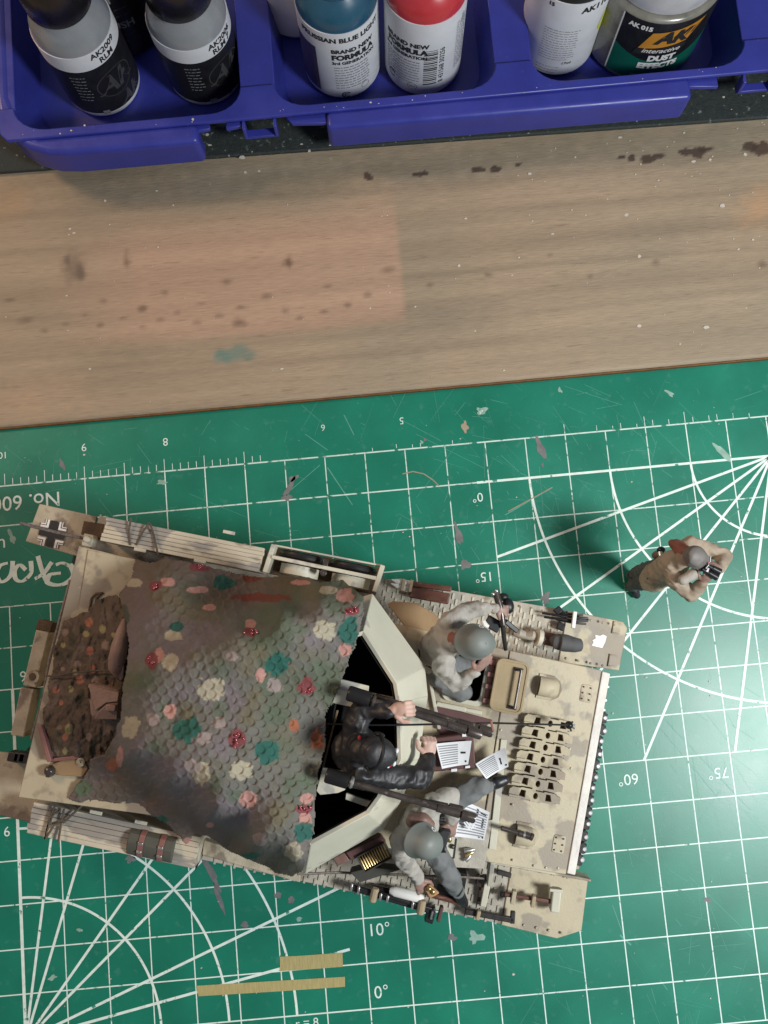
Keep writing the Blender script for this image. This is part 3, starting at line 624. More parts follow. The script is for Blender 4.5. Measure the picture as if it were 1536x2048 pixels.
t = newpaint('greyish paint bottle half hidden behind the blue one', 600, 82, 'grey_paint', 3.3, 4.4, (.88, 'cap_black'))
t = newpaint('slim white labelled paint bottle with dark cap beside the round jar', 1117, 157, 'label_black2', 3.55, 3.98, (.86, 'cap_black'), spin=0)
prn(t, lambda b: (wrap(b, 'AK11020', .32, r, 34, 3.24, bold=.014), wrap(b, '15', .2, r, -38, 3.36, bold=.01)), 'ink_black')
prn(t, lambda b: (fine(b, r, -40, 12, 1.0, 2.35, 13, .032), fine(b, r, -40, -5, .35, .62, 3, .03)), 'ink_grey', 'fine_print', True)
prn(t, lambda b: wrap(b, '17ml', .16, r, 4, .82, bold=.003), 'ink_black')
def spotp(b, ang, z, rr, rz):
    n = len(b.v); b.v.append(Vector((r * math.cos(math.radians(-90 + ang)), r * math.sin(math.radians(-90 + ang)), z)))
    for k in range(20):
        a = math.radians(-90 + ang) + rr * math.cos(2 * math.pi * k / 20) / r; b.v.append(Vector((r * math.cos(a), r * math.sin(a), z + rz * math.sin(2 * math.pi * k / 20))))
    b.f += [[n, n + 1 + k, n + 1 + (k + 1) % 20] for k in range(20)]
prn(t, lambda b: spotp(b, 62, 2.0, .34, .42), 'sticker_yellow', 'sticker')
# jar
RJ = 1.86
p = P(1292, 166, .42); jar = thing('paint_jar', 'round glass jar with green and black label and an orange logo', 'jar', None, None, Matrix.Translation((p.x, p.y + RJ, .42)))
B().lathe([(RJ * .85, 0), (RJ * .97, .08), (RJ, .2), (RJ, 2.90), (RJ - .05, 2.98), (RJ - .14, 3.02), (1.5, 3.04), (1.45, 3.1)], n=64).obj('glass_body', 'dust_liquid', jar, local=True, smooth=40)
B().lathe([(1.58, 3.02), (1.68, 3.07), (1.68, 3.75), (1.60, 3.86), (1.25, 3.88), (1.18, 3.8), (.01, 3.8)], n=64, cap=False).obj('lid', 'glass_lid', jar, local=True, smooth=40)
r = RJ + .01
prn(jar, lambda b: patch(b, r, -46, 164, .30, 2.92), 'label_black', 'label')
r = RJ + .018
def wave(b):
    n0 = len(b.v); K = 40
    for i in range(K + 1):
        ang = -46 + 210 * i / K; t_ = math.radians(-90 + ang); zt = 1.55 + .42 * math.cos(math.radians(ang * 2.0 - 10 + 180))
        for z in (.30, zt): b.v.append(Vector((r * math.cos(t_), r * math.sin(t_), z)))
    b.f += [[n0 + 2 * i, n0 + 2 * i + 2, n0 + 2 * i + 3, n0 + 2 * i + 1] for i in range(K)]
prn(jar, wave, 'label_green', 'label_band')
r = RJ + .026
prn(jar, lambda b: (patch(b, r, -46.5, -45, .3, 2.92), ), 'ink_white', 'label_edge')
def quad(b, pts, n=10):
    "patch with corners (x, z) given along the wrapped label, split so that it bends"
    (ax, az), (bx_, bz), (cx, cz), (dx, dz) = pts; m = len(b.v)
    for i in range(n + 1):
        s_ = i / n
        for (x0, z0), (x1, z1) in (((ax, az), (bx_, bz)), ((dx, dz), (cx, cz))):
            x = x0 + (x1 - x0) * s_; z = z0 + (z1 - z0) * s_; a = -math.pi / 2 + x / r; b.v.append(Vector((r * math.cos(a), r * math.sin(a), z)))
    b.f += [[m + 2 * i, m + 2 * i + 2, m + 2 * i + 3, m + 2 * i + 1] for i in range(n)]
prn(jar, lambda b: quad(b, [(-.74, 1.76), (.71, 1.96), (1.16, 2.76), (-.46, 2.50)]), 'logo_orange', 'logo')
r = RJ + .034
prn(jar, lambda b: (wrap(b, 'AK', .72, r, 5.5, 2.26, bold=.035, shear=.3), quad(b, [(-.86, 1.50), (.74, 1.68), (.71, 1.94), (-.79, 1.74)])), 'ink_black', 'logo')
r = RJ + .042
prn(jar, lambda b: (wrap(b, 'interactive', .28, r, -.5, 1.70, shear=.3, bold=.004), wrap(b, 'DUST', .34, r, 3, 1.33, bold=.022), wrap(b, 'EFFECTS', .34, r, 2, .97, bold=.022), wrap(b, 'AK 015', .24, r, -27, 2.66, bold=.012)), 'ink_white')
prn(jar, lambda b: fine(b, r, -20, 30, .42, .52, 2, .03), 'ink_grey', 'fine_print', True)
# ---------------------------------------------------------------- armoured vehicle (own frame: X forward, Y to its left, Z up, 1:35 scale model)
tank = thing('model_tank', 'sand coloured scale model flak tank with open turret standing on the green mat', 'model tank', None, None, TANK_M)
def tb(name, mat, fn, bevel=.02, parent=None, smooth=35, seg=2, kind=None, label=None):
    b = B(); fn(b); o = b.obj(name, mat, parent or tank, bevel=bevel, smooth=smooth, local=True, seg=seg)
    if kind: o['kind'] = kind
    if label: o['label'] = label
    return o
def TP(pts, z): return [tuple(T(x, y, z)) for x, y in pts]
def T2(pts, z): return [(v.x, v.y) for v in (T(x, y, z) for x, y in pts)]
DZ = 4.95                                   # deck height
# lower hull, tracks, road wheels
tb('lower_hull', 'sand_worn', lambda b: b.prism([(-6.5, -2.55), (7.0, -2.4), (7.0, 2.55), (-6.5, 2.55)], .7, 3.2))
for sgn, y0, y1 in ((1, 2.75, 3.95), (-1, -2.65, -3.95)):
    def trk(b, y0=y0, y1=y1):
        path = []
        for k in range(30): path.append((-6.6 + 13.0 * k / 29, .08, 0))
        for k in range(1, 12): t = math.radians(-90 + 180 * k / 12); path.append((6.5 + 1.15 * math.cos(t), 1.35 + 1.27 * math.sin(t), math.degrees(t) + 90))
        for k in range(30): path.append((6.4 - 13.0 * k / 29, 2.62, 180))
        for k in range(1, 12): t = math.radians(90 + 180 * k / 12); path.append((-6.7 + 1.15 * math.cos(t), 1.35 + 1.27 * math.sin(t), math.degrees(t) + 90))
        for x, z, a in path:
            r = Matrix.Rotation(-math.radians(a), 3, 'Y')
            b.box((x, (y0 + y1) / 2, z), (.36, abs(y1 - y0), .12), r); b.box(Vector((x, (y0 + y1) / 2, z)) + r @ Vector((0, 0, .12)), (.10, .16, .18), r)
    tb('track', 'track', trk, bevel=0, kind='stuff')
    w0 = None
    for k in range(8):
        x = -5.1 + k * 1.42; y = sgn * 3.3; rot = Matrix.Rotation(math.pi / 2, 3, 'X')
        if w0 is None:
            w0 = B().lathe([(.2, -.42), (.45, -.40), (.55, -.44), (.62, -.40), (.62, .40), (.55, .44), (.45, .40), (.2, .42)], (0, 0, 0), 24, rot).obj('road_wheel', 'sand_worn', tank, local=True); w0.location = (x, y, .78)
        else: dup(w0, (x, y, .78), tank)
# fenders with tread plate
FZ = 3.2
tb('fender', 'sand_dust', lambda b: b.prism([(-6.9, 2.6), (6.3, 2.6), (6.3, 4.14), (1.1, 4.02), (-6.9, 4.2)], FZ - .08, FZ), label=None)
tb('fender', 'sand', lambda b: b.prism([(6.31, 2.72), (8.02, 2.82), (8.06, 4.0), (7.9, 4.15), (6.31, 4.14)], [FZ - .08, FZ - .40, FZ - .42, FZ - .40, FZ - .08], [FZ + .01, FZ - .28, FZ - .30, FZ - .26, FZ + .01]), label='smooth front end of the left fender with a white emblem')
tb('fender', 'sand_dust', lambda b: b.prism([(-6.3, -2.4), (6.0, -2.4), (6.0, -4.25), (-6.3, -4.22)], FZ - .08, FZ))
FR = [(6.01, -2.62), (7.5, -2.62), (8.08, -2.66), (8.14, -4.05), (7.5, -4.32), (6.01, -4.27)]
tb('fender', 'sand', lambda b: b.prism(FR, [FZ - .1, FZ - .1, FZ - .3, FZ - .32, FZ - .12, FZ - .1], [FZ + .01, FZ + .01, FZ - .18, FZ - .2, FZ - .02, FZ + .01]), label='smooth front end of the right fender with rounded corner')
tb('fender_wall', 'sand_worn', lambda b: b.prism([(5.2, -2.48), (8.06, -2.62), (8.06, -2.68), (5.2, -2.56)], FZ - .3, [4.3, FZ + .25, FZ + .25, 4.3]))
tb('rear_mudguard', 'sand_worn', lambda b: b.prism([(-8.75, 3.1), (-6.95, 2.95), (-6.95, 4.16), (-8.62, 4.2)], [FZ - .1, FZ - .1, FZ - .1, FZ - .1], [FZ, FZ + .02, FZ + .02, FZ]), label='rear left mudguard carrying a black and white cross')
tb('rear_mudguard', 'sand_worn', lambda b: b.prism([(-9.4, -2.7), (-6.5, -2.45), (-6.25, -4.2), (-9.3, -4.18)], FZ - .1, FZ + .02))
def tread(y0, y1, x0, x1):
    def f(b):
        k = 0; y = y0
        while y < y1:
            x = x0 + (.10 if k % 2 else 0)
            while x < x1:
                if rnd.random() < .93: b.box((x + rnd.uniform(-.01, .01), y, FZ + .012), (.055, .17, .04))
                x += .27
            y += .145; k += 1
    return f
tb('tread_pattern', 'sand_pale', tread(2.75, 4.05, 1.3, 6.25), bevel=0, kind='stuff'); tb('tread_pattern', 'sand_dust', tread(-4.18, -2.6, -1.7, 5.95), bevel=0, kind='stuff')
def rivets(b, pts, z, r=.035):
    for x, y in pts: b.lathe([(r, 0), (r, .02), (r * .6, .04)], (x, y, z), 8)
tb('fender_rivets', 'sand_worn', lambda b: (rivets(b, [(x, 4.0) for x in np.arange(5.0, 7.7, .33)] + [(x, 2.86) for x in np.arange(6.5, 7.8, .33)], FZ - .01), rivets(b, [(x, -4.15) for x in np.arange(5.6, 7.8, .33)] + [(x, -2.75) for x in np.arange(6.1, 7.8, .35)], FZ)), bevel=0, kind='stuff')
tb('fender_seam', 'dark_brown', lambda b: (b.box((6.305, 3.4, FZ - .02), (.03, 1.45, .06)), b.box((6.005, -3.4, FZ - .02), (.03, 1.7, .06))), bevel=0)
# small white emblem on the left fender, bracket plates
def emb(b):
    q = T2([(1185, 1291), (1189, 1284), (1186, 1281), (1193, 1277), (1192, 1270), (1202, 1272), (1208, 1269), (1216, 1273), (1213, 1284), (1207, 1296), (1197, 1294)], FZ - .03)
    b.add([(x, y, FZ + .005 - max(0, (x - 6.31)) * .165 + .014) for x, y in q], [tuple(range(len(q)))[::-1] if True else 0])
tb('white_emblem', 'white_paint', emb, bevel=0, smooth=0)
for px, py, r in ((1234, 1256, 0), (1226, 1322, 0)):
    v = T(px, py, FZ - .2); tb('bracket', 'sand', lambda b: (b.box((v.x - .1, v.y, FZ - .19), (.03, .34, .05)), b.box((v.x, v.y + .15, FZ - .19), (.2, .03, .05)), b.box((v.x, v.y - .15, FZ - .19), (.2, .03, .05))), bevel=0)
# balkenkreuz on the rear mudguard
cx, cy = T(105, 1068, FZ)[:2]
def cross(b, w, l, z):
    w /= 2; l /= 2; b.add([(cx + x, cy + y, z) for x, y in ((-w, -l), (w, -l), (w, -w), (l, -w), (l, w), (w, w), (w, l), (-w, l), (-w, w), (-l, w), (-l, -w), (-w, -w))], [tuple(range(12))])
tb('cross_marking', 'ink_black', lambda b: cross(b, .20, .74, FZ + .044), bevel=0, smooth=0)
for sx in (-1, 1):
    for sy in (-1, 1):
        order = (lambda r: r) if sx * sy < 0 else (lambda r: r[::-1])
        tb('cross_corner', 'white_paint', lambda b: (b.add([(cx + sx * x, cy + sy * y, FZ + .044) for x, y in ((.14, .37), (.25, .37), (.25, .25), (.37, .25), (.37, .14), (.14, .14))], [order(tuple(range(6)))])), bevel=0, smooth=0)
        tb('cross_outline', 'ink_black', lambda b: (b.add([(cx + sx * x, cy + sy * y, FZ + .048) for x, y in ((.20, .37), (.22, .37), (.22, .22), (.37, .22), (.37, .20), (.20, .20))], [order(tuple(range(6)))])), bevel=0, smooth=0)
# upper hull and deck
HL = [(-6.6, -3.15), (5.1, -2.38), (5.1, 2.74), (-6.6, 3.22)]
tb('hull_side', 'sand', lambda b: (b.prism([(-6.6, -3.15), (7.1, -2.34), (7.1, -2.24), (-6.6, -3.05)], FZ, [DZ - .08, DZ - .34, DZ - .34, DZ - .08]), b.prism([(-6.6, 3.22), (7.1, 2.66), (7.1, 2.56), (-6.6, 3.12)], FZ, [DZ - .08, DZ - .34, DZ - .34, DZ - .08])), bevel=.01)
tb('hull_side', 'sand_worn', lambda b: b.prism([(-6.6, -3.15), (-6.48, -3.15), (-6.48, 3.22), (-6.6, 3.22)], 2.6, DZ - .08), bevel=.01, label='rear wall of the hull')
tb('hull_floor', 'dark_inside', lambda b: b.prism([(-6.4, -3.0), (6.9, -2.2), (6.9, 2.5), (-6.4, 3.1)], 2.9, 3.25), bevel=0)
ring = [(2.0 * math.cos(2 * math.pi * k / 40) - .55, 2.0 * math.sin(2 * math.pi * k / 40) + .12) for k in range(40)]
hole = rrect(3.34, 1.36, 4.22, 2.5, .16)
plate('deck_plate', [(-2.9, -2.90), (4.86, -2.40), (4.72, 2.76), (-2.9, 3.06)], [ring, hole], DZ - .09, DZ, 'sand', tank)
tb('deck_plate', 'sand', lambda b: b.prism([(-6.62, -3.18), (-2.93, -2.92), (-2.93, 3.07), (-6.62, 3.24)], DZ - .09, DZ - .01), label='rear engine deck plate')
GZ = lambda x: DZ - .01 - max(0, x - 5.3) * .16
tb('front_plate', 'sand', lambda b: b.prism([(4.89, -2.40), (7.12, -2.36), (7.16, 2.74), (4.75, 2.78)], [GZ(4.9) - .1, GZ(7.1) - .1, GZ(7.1) - .1, GZ(4.9) - .1], [GZ(5.3), GZ(7.1), GZ(7.1), GZ(5.3)]))
tb('front_lip', 'lip_white', lambda b: b.prism([(7.15, -2.34), (7.36, -2.34), (7.40, 2.70), (7.19, 2.72)], GZ(7.1) - .28, GZ(7.1) - .05), bevel=.02)
tb('nose_plate', 'sand_worn', lambda b: b.prism([(6.9, -2.3), (7.15, -2.3), (7.15, 2.6), (6.9, 2.6)], 1.2, GZ(7.1) - .12))
tb('deck_seam', 'dark_brown', lambda b: b.box((7.14, .2, GZ(7.1) - .03), (.035, 4.95, .05), Matrix.Rotation(-.006, 3, 'Z')), bevel=0)
for k in range(13):        # spare track links hung across the nose
    y = 1.55 - k * .30; x = 7.48 + rnd.uniform(-.02, .02)
    tb('track_link', 'track', lambda b: (b.box((x, y, 3.95), (.16, .25, .62)), b.tube([(x + .06, y - .12, 4.15), (x + .06, y + .12, 4.15)], .075, 8), b.box((x + .02, y + .13, 4.1), (.10, .05, .3))), bevel=.02)
    tb('link_tooth', 'track_tooth', lambda b: (b.lathe([(.075, 0), (.07, .04), (.04, .07)], (x + .07 + rnd.uniform(-.02, .02), y + rnd.uniform(-.02, .04), 4.2), 8)), bevel=0)
for y in (2.35, 2.0, 1.75, -2.0, -2.25): tb('tow_tooth', 'track_tooth' if y > 0 else 'sand_worn', lambda b: b.lathe([(.10, 0), (.09, .1), (.03, .2)], (7.34, y, 4.1), 7, Matrix.Rotation(1.45, 3, 'Y')), bevel=0)
# hatch frame, open lid, hinge gap
def frame(b, ring_o, ring_i, z0, z1):
    n = len(ring_o); b.add([(p[0], p[1], z1) for p in ring_o] + [(p[0], p[1], z1) for p in ring_i] + [(p[0], p[1], z0) for p in ring_o] + [(p[0], p[1], z0) for p in ring_i],
        [f for i in range(n) for f in (((i), (i + 1) % n, n + (i + 1) % n, n + i), (2 * n + i, 2 * n + (i + 1) % n, (i + 1) % n, i), (n + i, n + (i + 1) % n, 3 * n + (i + 1) % n, 3 * n + i))])
tb('hatch_frame', 'sand_pale', lambda b: frame(b, rrect(3.25, 1.25, 4.32, 2.6, .2), rrect(3.35, 1.37, 4.21, 2.49, .15), DZ - .02, DZ + .10), bevel=.012)
tb('hatch_step', 'sand_pale', lambda b: (b.box((3.55, 1.12, DZ + .04), (.75, .12, .1)), b.box((4.12, 1.12, DZ + .03), (.42, .10, .08))), bevel=.02)
lid = tb('hatch_lid', 'tan_hatch', lambda b: b.prism(rrect(4.44, 1.26, 5.26, 2.56, .17), DZ + .14, DZ + .34), bevel=.05, seg=3)
tb('lid_rim', 'tan_hatch', lambda b: frame(b, rrect(4.44, 1.26, 5.26, 2.56, .17), rrect(4.50, 1.32, 5.20, 2.50, .13), DZ + .33, DZ + .36), bevel=.01, parent=lid)
tb('lid_handle', 'dark_metal', lambda b: b.tube([(5.04, 1.42, DZ + .34), (5.04, 1.42, DZ + .52), (5.04, 2.36, DZ + .52), (5.04, 2.36, DZ + .34)], .035, 8), bevel=0, parent=lid)
tb('lid_hinge', 'strap_red', lambda b: (b.tube([(4.37, 1.35, DZ + .12), (4.37, 2.5, DZ + .12)], .07, 8), [b.box((4.37, y, DZ + .12), (.2, .12, .22)) for y in (1.45, 1.8, 2.1, 2.4)]), bevel=.015, parent=lid)
tb('lid_bracket', 'dark_metal', lambda b: (b.box((5.0, 1.42, DZ + .37), (.22, .09, .05)), b.box((5.0, 2.36, DZ + .37), (.22, .09, .05))), bevel=.01, parent=lid)
# vision hoods and filler plates on the front plate
def hood(px, py):
    v = T(px, py, DZ + .1); z = GZ(v.x)
    def f(b):
        pts = []; n = 12; prof = [(-.27, .0)] + [(-.27 + .02, .0)]
        rings = []
        for xx, s, hh in ((-.24, 1.0, .30), (-.10, 1.0, .31), (.10, .97, .28), (.22, .85, .18), (.29, .6, .05)):
            rings.append([(v.x + xx, v.y + .25 * s * math.cos(math.pi * k / n), z - .02 + hh * math.sin(math.pi * k / n) ** .7) for k in range(n + 1)])
        vv = [p for r in rings for p in r]; m = n + 1
        b.add(vv, [(i * m + k, (i + 1) * m + k, (i + 1) * m + k + 1, i * m + k + 1) for i in range(len(rings) - 1) for k in range(n)])
    h = tb('vision_hood', 'sand', f, bevel=0)
    tb('vision_slit', 'dark_brown', lambda b: b.add([(v.x - .235, v.y + .21 * math.cos(math.pi * k / 12), z + .01 + .25 * math.sin(math.pi * k / 12) ** .7) for k in range(13)], [tuple(range(13))]), bevel=0, parent=h)
    tb('hood_flange', 'sand_worn', lambda b: b.prism([(v.x + x_, v.y + y_) for x_, y_ in ((-.26, -.31), (.12, -.31), (.30, -.2), (.36, 0), (.30, .2), (.12, .31), (-.26, .31))], z - .06, z + .025), bevel=.01, parent=h)
hood(1098, 1376); hood(1052, 1675)
for px, py in ((1173, 1387), (1118, 1689)):
    v = T(px, py, DZ - .2); z = GZ(v.x)
    f_ = tb('filler_plate', 'sand_worn', lambda b: b.prism([(v.x + x_, v.y + y_) for x_, y_ in rrect(-.15, -.22, .15, .22, .06, 3)], z - .05, z + .03), bevel=.012)
    tb('plate_bolts', 'dark_brown', lambda b: rivets(b, [(v.x + x_, v.y + y_) for x_ in (-.09, .09) for y_ in (-.15, 0, .15)], z + .025, .022), bevel=0, parent=f_)
tb('deck_rivets', 'sand_pale', lambda b: [b.lathe([(.03, 0), (.03, .02), (.015, .035)], (q.x, q.y, GZ(q.x) - .005), 8) for q in (T(x, y, DZ) for x, y in ((1032, 1517), (1026, 1610), (1143, 1500), (1146, 1540), (1027, 1722), (1070, 1735), (1095, 1740), (1120, 1742), (1002, 1460), (1117, 1578), (1115, 1610), (1048, 1690)))], bevel=0, kind='stuff')
# seven spare links on the front plate
v0 = T(1098, 1447, DZ + .15); v1 = T(1068, 1592, DZ + .15)
for k in range(7):
    c = v0.lerp(v1, k / 6); z = GZ(c.x) + .03; h = .20
    outer = [(-.50, -.115), (-.34, -.115), (-.34, -.095), (-.06, -.095), (-.06, -.125), (.16, -.125), (.16, -.10), (.40, -.10), (.40, -.07), (.54, -.07), (.54, .06), (.42, .10), (.42, .115), (.20, .115), (.20, .095), (.02, .095), (.02, .120), (-.26, .120), (-.30, .10), (-.44, .10), (-.50, .04)]
    sl = .16 * c.x
    l_ = plate('spare_track_link', [(c.x + x, c.y + y) for x, y in [(x * 1.22, y * 1.22) for x, y in outer]], [[(c.x + x * 1.22, c.y + y * 1.25) for x, y in q] for q in ([(-.30, -.055), (-.17, -.07), (-.17, .07), (-.27, .07)], [(.24, -.06), (.37, -.05), (.33, .075), (.24, .075)], [(.035 + .05 * math.cos(t), .0 + .065 * math.sin(t)) for t in np.linspace(0, 6.283, 11)[:-1]])], z, z + h, 'sand', tank)
    tb('guide_horn', 'sand', lambda b: b.box((c.x - .50, c.y - .09, z + h + .03), (.24, .06, .12)), bevel=.012, parent=l_)
    tb('link_floor', 'dark_brown', lambda b: b.box((c.x - .02, c.y, z - .005), (1.2, .24, .02)), bevel=0, parent=l_)  # dark sheet paints the shade seen through the link holes
# small plates, seams and grey panel in front of the turret
tb('roof_seam', 'dark_brown', lambda b: (b.box((4.79, 1.0, DZ - .005), (.022, .75, .012)), b.box((4.86, -.9, DZ - .005), (.022, 1.5, .012)), b.box((4.80, 2.2, DZ - .005), (.022, .5, .012))), bevel=0)
tb('roof_strip', 'sand_pale', lambda b: b.sheet(TP([(1002, 1478), (1014, 1480), (992, 1700), (978, 1698)], DZ + .03), .05), bevel=.012)
tb('roof_panel', 'sand_dust', lambda b: b.sheet(TP([(878, 1640), (985, 1640), (968, 1738), (856, 1732)], DZ + .05), .07), bevel=.015, label='pale grey roof panel in front of the seated figure')
tb('turret_rail', 'sand_pale', lambda b: b.beam(T(858, 1350, DZ + .06), T(878, 1458, DZ + .06), .09, .14), bevel=.02)
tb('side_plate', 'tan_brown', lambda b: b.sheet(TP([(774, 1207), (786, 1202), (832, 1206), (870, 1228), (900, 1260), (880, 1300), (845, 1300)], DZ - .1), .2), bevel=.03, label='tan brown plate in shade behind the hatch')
# turret: walls lean out to a ridge and back in to the rim
RZ, OZ, BZ = 6.55, 7.95, DZ
ridge = T2([(745, 1187), (850, 1333), (856, 1392), (838, 1520), (800, 1606), (768, 1658), (611, 1748)], RZ) + [(-1.9, -2.05), (-2.7, -.9), (-2.7, 1.0), (-1.7, 2.05)]
rim = T2([(727, 1262), (793, 1365), (800, 1405), (803, 1520), (760, 1598), (738, 1628), (622, 1690)], OZ) + [(-1.2, -1.3), (-1.9, -.6), (-1.9, .7), (-1.1, 1.35)]
base = [(.80 * x - .1, .80 * y + .03) for x, y in ridge]
n = len(ridge)
def wall(i, a, za, b_, zb, mat, name, label=None):
    j = (i + 1) % n; p = [Vector((*a[i], za)), Vector((*a[j], za)), Vector((*b_[j], zb)), Vector((*b_[i], zb))]
    nn = (p[1] - p[0]).cross(p[2] - p[0]).normalized(); cc = Vector((.3, .1, za))
    if nn.dot(p[0] - cc) < 0: nn = -nn
    b = B(); q = [v - nn * .10 for v in p]; b.add(p + q, [(0, 1, 2, 3), (7, 6, 5, 4), (0, 4, 5, 1), (1, 5, 6, 2), (2, 6, 7, 3), (3, 7, 4, 0)])
    bmx = bmesh.new(); vs = [bmx.verts.new(v) for v in b.v]; [bmx.faces.new([vs[k] for k in f]) for f in b.f]; bmesh.ops.recalc_face_normals(bmx, faces=bmx.faces)
    bmx.verts.index_update(); b2 = B(); b2.add([v.co.copy() for v in bmx.verts], [[v.index for v in f.verts] for f in bmx.faces]); bmx.free()
    return b2.obj(name, mat, turret, bevel=.012, local=True)
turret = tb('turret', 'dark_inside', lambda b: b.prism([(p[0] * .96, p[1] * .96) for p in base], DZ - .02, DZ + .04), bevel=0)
for i in range(n):
    wall(i, base, BZ, ridge, RZ, 'sand_worn', 'turret_wall')
    wall(i, ridge, RZ, rim, OZ, 'sand_pale', 'turret_wall')
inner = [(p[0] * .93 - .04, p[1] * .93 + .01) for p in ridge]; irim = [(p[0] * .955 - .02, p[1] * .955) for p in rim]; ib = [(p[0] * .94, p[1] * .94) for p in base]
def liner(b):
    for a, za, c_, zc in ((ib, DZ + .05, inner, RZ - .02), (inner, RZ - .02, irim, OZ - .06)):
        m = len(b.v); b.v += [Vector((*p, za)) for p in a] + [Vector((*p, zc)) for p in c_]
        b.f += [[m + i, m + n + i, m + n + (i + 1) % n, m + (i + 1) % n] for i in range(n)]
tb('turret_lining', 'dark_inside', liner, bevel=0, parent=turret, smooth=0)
# gun mount and four barrels
def sheetp(name, px, z, mat='sand_pale', t=.08, parent=turret): return tb(name, mat, lambda b: b.sheet(TP(px, z), t), bevel=.015, parent=parent)
sheetp('gun_shield', [(682, 1358), (738, 1372), (735, 1405), (722, 1418), (664, 1406)], 8.0); sheetp('gun_shield', [(645, 1535), (700, 1545), (690, 1580), (676, 1586), (640, 1590), (632, 1582)], 7.9)
sheetp('shield_bar', [(738, 1384), (795, 1396), (794, 1405), (737, 1394)], 7.7, 'tan_hatch', .12)
sheetp('shield_bar', [(692, 1586), (752, 1606), (750, 1620), (690, 1599)], 7.5, 'sand_pale', .12)
sheetp('shield_bar', [(702, 1546), (730, 1556), (726, 1562), (700, 1553)], 7.9, 'sand_pale', .1); sheetp('shield_bar', [(768, 1576), (800, 1576), (790, 1582), (772, 1582)], 8.0, 'sand_pale', .1)
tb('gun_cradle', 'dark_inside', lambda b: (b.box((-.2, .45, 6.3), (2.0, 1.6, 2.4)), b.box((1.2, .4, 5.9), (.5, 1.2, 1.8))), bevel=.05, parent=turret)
tb('cradle_edge', 'tan_brown', lambda b: b.beam(T(675, 1420, 7.3), T(646, 1535, 7.3), .05, .08), bevel=.01, parent=turret)
def barrel(a, c, r0=.074, sleeve=True, hider=True):
    a = Vector(a); c = Vector(c); d = (c - a).normalized()
    if sleeve:
        tb('recoil_sleeve', 'black_metal', lambda b: b.tube([a - d * .02, a + d * .02, a + d * .46, a + d * .48], [.14, .165, .165, .13], 16), bevel=0, parent=turret)
        tb('collar_ring', 'steel' if a.y < 0 else 'dark_metal', lambda b: b.tube([a + d * .50, a + d * .53, a + d * .56, a + d * .59], [.11, .135, .135, .11], 16), bevel=0, parent=turret)
    L_ = (c - a).length
    tb('gun_barrel', 'dark_metal', lambda b: b.tube([a + d * .45, a + d * (L_ * .55), a + d * (L_ * .74), a + d * (L_ * .745), a + d * (L_ - .34), a + d * (L_ - .335)], [r0 * .85, r0 * .95, r0, r0 * 1.25, r0 * 1.25, r0 * .8], 14), bevel=0, parent=turret)
    tb('muzzle', 'dark_metal', lambda b: b.tube([a + d * (L_ - .33), a + d * (L_ - .30), a + d * (L_ - .04), a + d * L_, a + d * (L_ - .02), a + d * (L_ - .12)], [r0 * .8, r0 * 1.5, r0 * 1.5, r0 * 1.35, r0 * .8, r0 * .8], 14, cap=True), bevel=0, parent=turret)
barrel(T(697, 1386, 8.55), T(962, 1470, 8.25)); barrel(T(712, 1380, 7.9), T(985, 1466, 7.95), sleeve=False)
barrel(T(653, 1550, 8.55), T(950, 1637, 8.35)); barrel(T(660, 1560, 7.6), T(925, 1622, 7.6), sleeve=False)
# stowage boxes along the rear sides: ridged boards
def ribbed(x0, x1, y0, y1, z0, z1, yo):
    p = tb('stowage_box', 'sand_panel', lambda b: b.prism([(x0, y0), (x1, y0), (x1, y1), (x0, y1)], z0, z1 - .03), bevel=.02)
    m = 6; w = (y1 - y0) / m
    for k in range(m):
        dz = .03 * (1 - ((k - (m - 1) / 2) / (m / 2)) ** 2) * 2
        tb('board', 'sand_panel', lambda b: b.box(((x0 + x1) / 2 + rnd.uniform(-.03, .03), y0 + w * (k + .5), z1 - .02 + dz / 2), (x1 - x0 - rnd.uniform(0, .05), w - .008, .07 + dz)), bevel=.010, parent=p)
    return p
bxl = ribbed(-6.27, -1.98, 3.49, 4.14, 3.25, 4.38, 1); bxr = ribbed(-6.47, -2.05, -4.19, -3.40, 3.25, 4.2, -1)
def clipb(px, py, z, p): 
    v = T(px, py, z); tb('clip', 'sand_pale', lambda b: b.box((v.x, v.y, z), (.32, .09, .06)), bevel=.012, parent=p)
clipb(192, 1625, 4.3, bxr); clipb(282, 1645, 4.3, bxr); clipb(458, 1065, 4.45, bxl); clipb(400, 1122, 4.45, bxl); clipb(280, 1100, 4.45, bxl)
for px in ([(262, 1036), (258, 1060), (260, 1090)], [(299, 1045), (287, 1062), (272, 1090)], [(300, 1047), (308, 1070), (315, 1105), (318, 1116)]):
    tb('tie_wire', 'rope', lambda b: b.tube([T(x, y, 4.52 if i < len(px) - 1 else 4.42) for i, (x, y) in enumerate(px)], .028, 6), bevel=0, parent=bxl)
for px in ([(110, 1612), (98, 1640), (90, 1678), (96, 1650), (112, 1618)], [(128, 1618), (122, 1648), (116, 1686)], [(92, 1676), (108, 1650), (124, 1644)], [(126, 1646), (150, 1624), (172, 1604)], [(100, 1650), (104, 1630), (120, 1622)]):
    tb('tie_wire', 'rope', lambda b: b.tube([T(x, y, 4.36) for x, y in px], .03, 6), bevel=0, parent=bxr)
